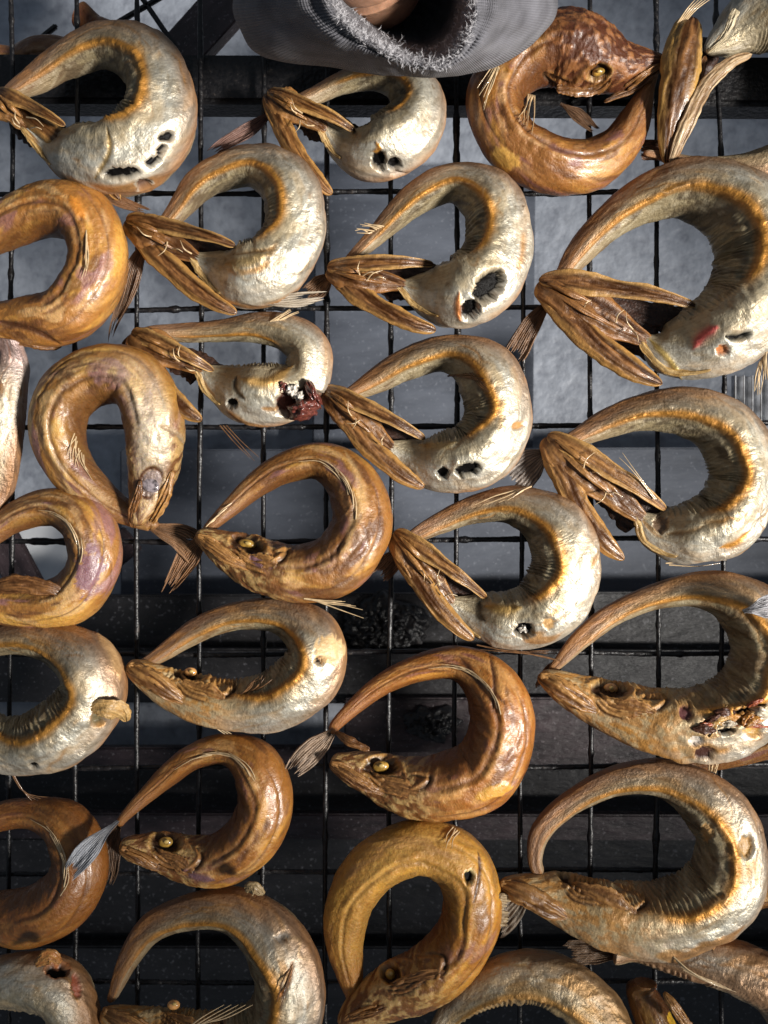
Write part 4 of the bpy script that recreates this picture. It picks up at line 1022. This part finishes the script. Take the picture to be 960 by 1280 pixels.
# ---- 18 silver left, beak-like corner
f = Fish([(-70, 880, 12), (-40, 912, 30), (14, 932, 34), (70, 918, 42), (116, 876, 42), (112, 832, 42), (66, 806, 28), (12, 800, 21), (-40, 816, 15), (-76, 850, 9)], 'silver', 18, ridge=(.1, .9), warm=.1)
f.pit(122, 900, 9, 8, 0, .2, (.12, .10, .05), rim=GOLD).pit(42, 957, 6, 4, 0, .15).stroke([(122, 792), (140, 815), (150, 850)], 6, .04, (.55, .34, .16)).stroke([(118, 888), (140, 884), (158, 886)], 5, .10, (.5, .28, .09)).finish()
f.add(blade('skin_flap', [(112, 884, .040, 6), (135, 886, .042, 13), (152, 892, .036, 12), (158, 902, .03, 3)], M_FIN, (.46, .27, .09), (.58, .38, .16), 128, thick=.35, groove=.15))
f.add(tubes('fin_rays', [spline([P(8, 952, .02), P(30, 990, .016), P(50 + 8 * i, 1010 - 4 * i, .012)], 8) for i in range(4)], .0006, M_RAYD))
f.thing('broad silver fish with a torn tan skin flap like a beak')
# ---- 19
f = Fish([(151, 1056, 8), (166, 1058, 16), (196, 1066, 24), (232, 1076, 29), (272, 1076, 32), (312, 1050, 35), (332, 1004, 35), (320, 960, 33), (284, 940, 22), (240, 950, 17), (200, 980, 14), (155, 1022, 8)], 'amber', 19, eye_head=True)
eye_face(f, (152, 1062), (207, 1053), (200, 1088), (246, 1084), 119, er=(9, 7), ang=-8, gold=.2, socket=(2.1, 2.0))
f.stroke([(226, 1086), (246, 1096), (268, 1100)], 5, .03, PUR * .7).finish(); finish_face(f)
seam_rays(f, .52, .70, 92, 10, 46, 129, splay=.1)
tail_fin(f, [(152, 1024, .014, 8), (142, 1050, .014, 10), (138, 1085, .016, 9), (132, 1112, .016, 5)], 139, (.06, .035, .022), (.14, .08, .045))
f.add(fan('tail_fin', [(148, 1026, .022, 7), (128, 1044, .034, 11), (104, 1070, .044, 13), (84, 1096, .046, 8)], (.14, .15, .18), (.40, .42, .47), 149, met=.4))
f.thing('amber curled fish with a bright round eye ringed in black')
# ---- 20
f = Fish([(414, 948, 9), (432, 956, 18), (464, 968, 28), (504, 982, 36), (552, 982, 41), (602, 962, 43), (626, 910, 42), (616, 862, 38), (576, 832, 24), (524, 838, 18), (474, 862, 14), (424, 903, 10)], 'amber', 20, eye_head=True)
eye_face(f, (414, 956), (476, 958), (468, 990), (530, 984), 120, er=(10, 7), ang=-4, gold=.3, socket=(2.2, 1.7))
f.pit(618, 990, 24, 8, -20, -.02, (.62, .33, .06), rag=.4).stroke([(574, 820), (598, 850), (632, 880)], 3, -.05, DKB).stroke([(612, 816), (618, 850), (616, 890)], 2.5, -.05, DKB).finish(); finish_face(f)
seam_rays(f, .52, .64, 96, 9, 48, 130, splay=.1)
tail_fin(f, [(424, 906, .014, 9), (404, 926, .016, 11), (380, 948, .018, 12), (358, 972, .02, 6)], 140, (.14, .09, .06), (.30, .22, .16), met=.2)
f.add(blade('upper_lip', [(420, 915, .02, 3), (436, 926, .028, 6), (462, 938, .03, 3)], M_HEAD, HB0, HB1, 150, thick=.6))
f.thing('large orange-amber curled fish with a half-closed yellow eye and frayed pale tail')
# ---- 21
f = Fish([(624, 1103, 8), (646, 1108, 17), (686, 1120, 28), (738, 1136, 38), (796, 1146, 42), (852, 1138, 44), (898, 1106, 44), (910, 1054, 40), (888, 1006, 38), (836, 976, 27), (778, 980, 20), (724, 1006, 16), (680, 1042, 14), (670, 1076, 10), (676, 1098, 8)], 'silver', 21, eye_head=True, warm=.1)
eye_face(f, (626, 1106), (724, 1094), (700, 1146), (800, 1136), 121, er=(13, 8), gold=.5, socket=(1.9, 1.6), ang=5, eyepart=False)
f.pit(884, 1040, 8, 12, 0, .05, (.5, .3, .12)).pit(934, 1060, 9, 14, 0, .12, (.45, .26, .08), rag=.4).finish(); finish_face(f)
rays(f, [(886, 962), (894, 966)], [(890, 940), (900, 946)], 6, 131)
tail_fin(f, [(668, 1100, .010, 12), (644, 1120, .006, 18), (620, 1145, .004, 22), (600, 1170, .003, 16)], 141, (.10, .08, .06), (.24, .20, .16), met=.2)
f.thing('big silver ring with an empty eye socket and stretched striped jaw')
# ---- 22
f = Fish([(428, 1282, 12), (450, 1262, 24), (490, 1240, 33), (540, 1216, 36), (580, 1170, 37), (590, 1120, 37), (572, 1076, 37), (526, 1058, 35), (474, 1078, 34), (440, 1124, 31), (430, 1174, 26), (436, 1218, 18), (444, 1254, 11)], 'amber', 22, eye_head=True)
f.col = mixc(f.col, YEL * 1.05, .55 * sstep(.34, .5, f.U) * (1 - sstep(.85, .95, f.U)))
eye_face(f, (432, 1276), (488, 1218), (478, 1262), (556, 1208), 122, er=(6, 7), ang=-35, gold=.15)
f.pit(587, 1097, 6, 9, 15, .2, rim=(.65, .55, .3)).stroke([(598, 1062), (600, 1090), (592, 1130)], 2, -.05, DKB).finish(); finish_face(f)
rays(f, [(566, 1034), (574, 1040)], [(556, 1052), (562, 1062)], 4, 132)
f.add(fan('pectoral_fin', [(598, 1120, .03, 10), (618, 1134, .028, 20), (644, 1138, .024, 20)], (.20, .12, .05), (.42, .32, .19), 142))
f.thing('bright yellow-amber ring standing upright like a horseshoe, small hole at its shoulder')
# ---- 23
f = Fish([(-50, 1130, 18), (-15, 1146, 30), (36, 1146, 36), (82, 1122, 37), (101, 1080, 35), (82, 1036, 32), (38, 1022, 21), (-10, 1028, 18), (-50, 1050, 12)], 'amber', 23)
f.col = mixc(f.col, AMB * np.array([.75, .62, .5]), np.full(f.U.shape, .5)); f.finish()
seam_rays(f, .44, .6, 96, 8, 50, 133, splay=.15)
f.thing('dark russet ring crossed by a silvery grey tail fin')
# ---- 24
f = Fish([(-60, 1232, 16), (-20, 1230, 28), (30, 1226, 34), (72, 1234, 36), (92, 1270, 34), (84, 1320, 36), (40, 1350, 30)], 'silver', 24, ridge=(.9, .95), warm=.2, center=(20, 1290))
f.pit(72, 1212, 14, 9, 0, .25, rim=(.45, .16, .05)).pit(96, 1232, 5, 16, -10, .12, (.35, .10, .05)).stroke([(48, 1200), (66, 1196), (74, 1206)], 5, .06, (.5, .16, .04)).finish()
f.add(blade('skin_flap', [(44, 1206, .05, 4), (62, 1196, .054, 9), (76, 1204, .05, 3)], M_FIN, (.42, .16, .04), (.55, .28, .08), 134, thick=.3))
f.thing('silver fish with a red-rimmed gash across its bend, beside the russet ring')
# ---- 25
f = Fish([(128, 1262, 8), (148, 1272, 18), (186, 1290, 28), (234, 1304, 38), (290, 1306, 43), (340, 1288, 46), (365, 1236, 44), (344, 1176, 41), (296, 1142, 30), (240, 1145, 23), (188, 1166, 19), (158, 1204, 14), (140, 1246, 8)], 'silver', 25, eye_head=True, warm=.15)
eye_face(f, (130, 1266), (217, 1256), (190, 1300), (270, 1290), 125, er=(8, 6), gold=.35, pale=True, socket=(2.4, 1.7))
f.stroke([(366, 1200), (360, 1230), (345, 1252)], 2.5, -.05, (.3, .12, .03)).pit(352, 1172, 9, 6, -20, .1, (.2, .17, .14), rag=.5).finish(); finish_face(f)
f.add(blade('skin_flap', [(306, 1112, .05, 4), (318, 1110, .053, 8), (330, 1118, .05, 3)], M_FIN, (.26, .18, .09), (.36, .26, .13), 135, thick=.4))
rays(f, [(366, 1204), (362, 1220)], [(350, 1252), (352, 1262)], 4, 145, mat=M_RAYD)
f.add(tubes('fin_rays', [spline([P(228 + 7 * i, 1290 - 3 * i, .05), P(252 + 8 * i, 1272, .055), P(280 + 9 * i, 1256, .054)], 8) for i in range(5)], .0006, M_RAY))
f.thing('grey-silver ring with a thin brown scratch, beside the yellow-amber horseshoe')
# ---- 26
f = Fish([(536, 1312, 12), (566, 1274, 18), (612, 1234, 27), (668, 1222, 32), (718, 1240, 36), (754, 1284, 37), (752, 1345, 40), (700, 1390, 30)], 'silver', 26, ridge=(.02, .75), warm=.35, flip=False, center=(660, 1320))
f.col = mixc(f.col, np.array([.34, .22, .09]), np.full(f.U.shape, .45)); f.finish()
f.thing('dull olive-gold ring between the yellow-amber horseshoe and the stubby snout')
# ---- 27
f = Fish([(766, 1194, 9), (810, 1200, 15), (860, 1204, 24), (915, 1208, 33), (970, 1236, 38), (1010, 1290, 38)], 'silver', 27, ridge=(.0, .01), warm=.3, center=(900, 1300))
f.col = mixc(f.col, np.array([.32, .16, .08]), .6 * sstep(40, 110, np.degrees(f.V)) * (1 - sstep(120, 150, np.degrees(f.V))) + .1); f.finish()
f.add(tubes('fin_rays', [spline([P(842 + 3 * i, 1196 + 4 * i, .04), P(866 + 5 * i, 1216 + 3 * i, .044), P(896 + 6 * i, 1228 + 3 * i, .04)], 8) for i in range(5)], .0006, M_RAY))
tail_fin(f, [(776, 1194, .012, 9), (740, 1190, .009, 12), (700, 1192, .006, 14)], 137, (.08, .05, .03), (.16, .10, .06))
f.thing('rose-brown body stretching away behind the empty-socketed fish')
# ---- 28
f = Fish([(806, 1226, 14), (806, 1248, 19), (818, 1276, 24), (838, 1320, 28), (880, 1360, 26)], 'amber', 28, center=(900, 1260), zlift=-.002)
f.col = mixc(f.col, DKB, .6 * (1 - sstep(.1, .5, f.U))); f.pit(842, 1272, 8, 9, 0, .02, (.7, .42, .03), rag=.3).finish()
f.add(blade('gill_cover', [(830, 1240, .03, 3), (842, 1258, .034, 6), (862, 1284, .032, 6)], M_HEAD, HG0, HG1, 138, thick=.5))
f.thing('dark stubby amber snout pushing up beside the rose-brown body')
# ---- 29 piece at right, behind 21
f = Fish([(880, 1176, 14), (920, 1140, 20), (956, 1116, 24), (1000, 1120, 28), (1040, 1160, 28)], 'amber', 29, center=(980, 1190), zlift=-.001)
f.finish(); f.thing('brown fish edge showing behind the notched back of the empty-socketed ring')
# ---- 30 tail triangle below 15
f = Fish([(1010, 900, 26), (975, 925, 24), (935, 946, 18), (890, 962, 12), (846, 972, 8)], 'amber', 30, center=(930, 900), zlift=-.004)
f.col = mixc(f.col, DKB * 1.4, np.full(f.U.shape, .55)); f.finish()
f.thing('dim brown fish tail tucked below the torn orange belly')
# ---- 31 left edge
f = Fish([(14, 425, 18), (8, 470, 22), (4, 520, 22), (0, 570, 20), (-8, 612, 16), (-30, 650, 12)], 'silver', 31, ridge=(.0, .01), center=(-60, 530))
f.col = mixc(f.col, PUR * 1.2, .7 * (1 - sstep(.05, .35, f.U)) * .9); f.finish()
f.thing('straight silver flank, purple towards one end, under a golden snout', 'partly seen fish')
f = Fish([(18, 491, 5), (10, 489, 10), (-8, 488, 15), (-40, 486, 20), (-80, 480, 22)], 'amber', 32, center=(-30, 560), zlift=.018)
f.pit(13, 488, 3, 2.5, 0, .15, MEMB); f.finish()
f.thing('golden pointed snout poking over the straight silver flank', 'partly seen fish')
# ---- 33, 34 top-left corner, lower layer
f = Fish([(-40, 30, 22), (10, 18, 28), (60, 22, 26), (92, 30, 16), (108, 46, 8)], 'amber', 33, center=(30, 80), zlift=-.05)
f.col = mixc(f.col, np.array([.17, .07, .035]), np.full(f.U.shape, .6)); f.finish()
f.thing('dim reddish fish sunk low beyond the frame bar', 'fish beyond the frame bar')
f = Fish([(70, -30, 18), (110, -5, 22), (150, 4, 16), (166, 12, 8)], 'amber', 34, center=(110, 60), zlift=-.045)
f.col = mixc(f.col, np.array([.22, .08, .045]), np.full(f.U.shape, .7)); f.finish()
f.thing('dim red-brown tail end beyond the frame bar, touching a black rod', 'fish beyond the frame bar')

# ------------------------------------------------------------------ person: grey sleeve with frayed fleece around a wrist
def loop(pts, n=260):
    q = np.array(pts, float); q = np.vstack([q, q[:1]])
    e = np.vstack([q[-3:-1], q, q[1:3]])
    s = spline(e, 4 * n)
    # cut exactly one turn
    d = np.hypot(*(s[:, :2] - q[0, :2]).T)
    i0 = int(np.argmin(d[: 2 * n])); i1 = 2 * n + int(np.argmin(d[2 * n:]))
    t = np.linspace(i0, i1, n, endpoint=False)
    return np.stack([np.interp(t, np.arange(4 * n), s[:, k]) for k in range(q.shape[1])], 1)
rim_px = [(408, -8), (424, 22), (462, 54), (512, 78), (548, 83), (574, 66), (590, 34), (592, -6), (560, -60), (495, -84), (430, -55)]
sil_px = [(292, -8), (300, 40), (330, 72), (420, 86), (500, 95), (556, 97), (620, 84), (676, 46), (698, -4), (660, -110), (500, -160), (340, -110)]
NR = 900
rim = loop(rim_px, NR); sil = loop(sil_px, NR)
rc, sc_ = rim.mean(0), sil.mean(0)
# align by angle so the loft does not twist
def by_angle(l, c):
    a = np.arctan2(l[:, 1] - c[1], l[:, 0] - c[0])
    o = np.argsort(a); ta = np.linspace(-np.pi, np.pi, NR, endpoint=False)
    return np.stack([np.interp(ta, a[o], l[o, k], period=2 * np.pi) for k in range(2)], 1)
cen = np.array([505., -5.])
rim, sil = by_angle(rim, cen), by_angle(sil, cen)
layers = []
prof = [(-.97, .050), (-.8, .052), (-.5, .058), (-.38, .068), (-.30, .085), (-.22, .105), (-.12, .122), (-.05, .131), (.0, .134), (.05, .134), (.10, .131), (.16, .129), (.22, .130), (.30, .127), (.45, .118), (.62, .108), (.80, .097), (.92, .086), (1.0, .075), (.98, .066), (.9, .060), (.7, .056), (.4, .054)]
angs = np.linspace(0, 2 * np.pi, NR, endpoint=False)
for k, (t, z) in enumerate(prof):
    l = rim * (1 - t) + sil * t if t >= 0 else rim + (rim - cen) * t
    w_ = fbm(np.cos(angs) * 2.5 + 5 + k * .12, np.sin(angs) * 2.5 + 7 + k * .2, 91)
    zz = z + (.006 + .012 * (t > .25)) * (w_ - .5) + ((.0005 * np.sin(angs * 150)) if .03 < t < .25 else 0)
    fold = (1 + .05 * (w_ - .5) * (t > .3))[:, None]
    l = cen + (l - cen) * fold
    kk = S * (HC - zz) / (HC - ZF)
    layers.append(np.stack([(l[:, 0] - 480) * kk, (640 - l[:, 1]) * kk, zz], 1))
SL = np.array(layers)
def fabric_material():
    m, nt, b, N, L = new_mat('grey_knit')
    uv = N('ShaderNodeAttribute'); uv.attribute_name = 'fuv'
    w1 = N('ShaderNodeTexWave'); w1.inputs['Scale'].default_value = 260; w1.inputs['Distortion'].default_value = 1.5; L(uv.outputs['Vector'], w1.inputs['Vector'])
    w2 = N('ShaderNodeTexWave'); w2.bands_direction = 'Y'; w2.inputs['Scale'].default_value = 230; w2.inputs['Distortion'].default_value = 1.5; L(uv.outputs['Vector'], w2.inputs['Vector'])
    ad = N('ShaderNodeMath'); ad.operation = 'ADD'; L(w1.outputs['Fac'], ad.inputs[0]); L(w2.outputs['Fac'], ad.inputs[1])
    n = N('ShaderNodeTexNoise'); n.inputs['Scale'].default_value = 60; n.inputs['Detail'].default_value = 6; L(uv.outputs['Vector'], n.inputs['Vector'])
    r = ramp(N, [(.3, (.07, .068, .078)), (.7, (.165, .163, .185))]); L(n.outputs['Fac'], r.inputs[0])
    mp = N('ShaderNodeMapRange'); mp.inputs['From Max'].default_value = 2; mp.inputs['To Min'].default_value = .72; mp.inputs['To Max'].default_value = 1.2; L(ad.outputs[0], mp.inputs['Value'])
    mu = N('ShaderNodeMix'); mu.data_type = 'RGBA'; mu.blend_type = 'MULTIPLY'; mu.inputs[0].default_value = 1
    L(r.outputs[0], mu.inputs[6]); L(mp.outputs[0], mu.inputs[7]); L(mu.outputs[2], b.inputs['Base Color'])
    b.inputs['Roughness'].default_value = .85; b.inputs['Sheen Weight'].default_value = .1
    bp = N('ShaderNodeBump'); bp.inputs['Strength'].default_value = .6; bp.inputs['Distance'].default_value = .0006
    L(ad.outputs[0], bp.inputs['Height']); L(bp.outputs[0], b.inputs['Normal'])
    return m
M_KNIT = fabric_material()
aa = np.meshgrid(np.arange(len(prof)), angs, indexing='ij')[1]
ll = np.r_[0, np.cumsum(np.linalg.norm(np.diff(SL[:, 0], axis=0), axis=1))][:, None] + 0 * aa
fuv = np.stack([aa * .06, ll, 0 * aa], -1)
sleeve = mesh_obj('sleeve', SL.reshape(-1, 3), grid_faces(len(prof), NR)[:, ::-1], M_KNIT, None, None, fuv.reshape(-1, 3))
# fleece fibres along the opening
g = np.random.default_rng(5); vs, fs_ = [], []
NH = 6500
for i in range(NH):
    j = g.integers(0, NR); k = g.choice([5, 6, 7, 7, 8, 8]) if vnoise(np.array([j / 9.]), np.array([2.]), 77)[0] > .3 else g.choice([6, 7])
    p = SL[k, j] + g.normal(0, .0008, 3)
    inw = (SL[4, j] - SL[8, j]); inw /= np.linalg.norm(inw)
    d1 = inw * g.uniform(.1, 1.0) + g.normal(0, .75, 3) + np.array([0, 0, .45]); d1 /= np.linalg.norm(d1)
    ln = g.uniform(.0010, .0042) * (1.4 if g.random() < .12 else 1)
    d2 = d1 + g.normal(0, .8, 3); d2 /= np.linalg.norm(d2)
    a_ = p; b_ = p + d1 * ln * .55; c_ = b_ + d2 * ln * .5
    sdv = np.cross(d1, g.normal(0, 1, 3)); sdv /= np.linalg.norm(sdv); wv = sdv * .00013
    n0 = len(vs)
    vs += [a_ - wv, a_ + wv, b_ - wv * .8, b_ + wv * .8, c_]
    fs_ += [(n0, n0 + 1, n0 + 3, n0 + 2), (n0 + 2, n0 + 3, n0 + 4)]
M_FLEECE = plain('fleece', (.46, .45, .47), .9, var=.12)
fleece = mesh_obj('fleece_lining', np.array(vs), fs_, M_FLEECE, None)
fleece['kind'] = 'stuff'
ap = spline([(*P(490, 10, .062), .016), (*P(474, -22, .085), .024), (*P(460, -56, .10), .029), (*P(440, -110, .13), .031), (*P(415, -220, .16), .034)], 60)
v, fc = tube(ap[:, :3], ap[:, 3] * np.minimum(1, np.sqrt(np.linspace(0, 1, 60) * 9 + .01)), 32)
arm = mesh_obj('arm', v, fc, plain('skin', (.42, .225, .14), .45, bump=.25, bscale=260, var=.15, sub=.15))
person = thing('person', 'arm in a grey knit sleeve with frayed white fleece edge, above the rack', 'person', tuple(P(500, -60, .06)))
reparent([sleeve, fleece, arm], person)
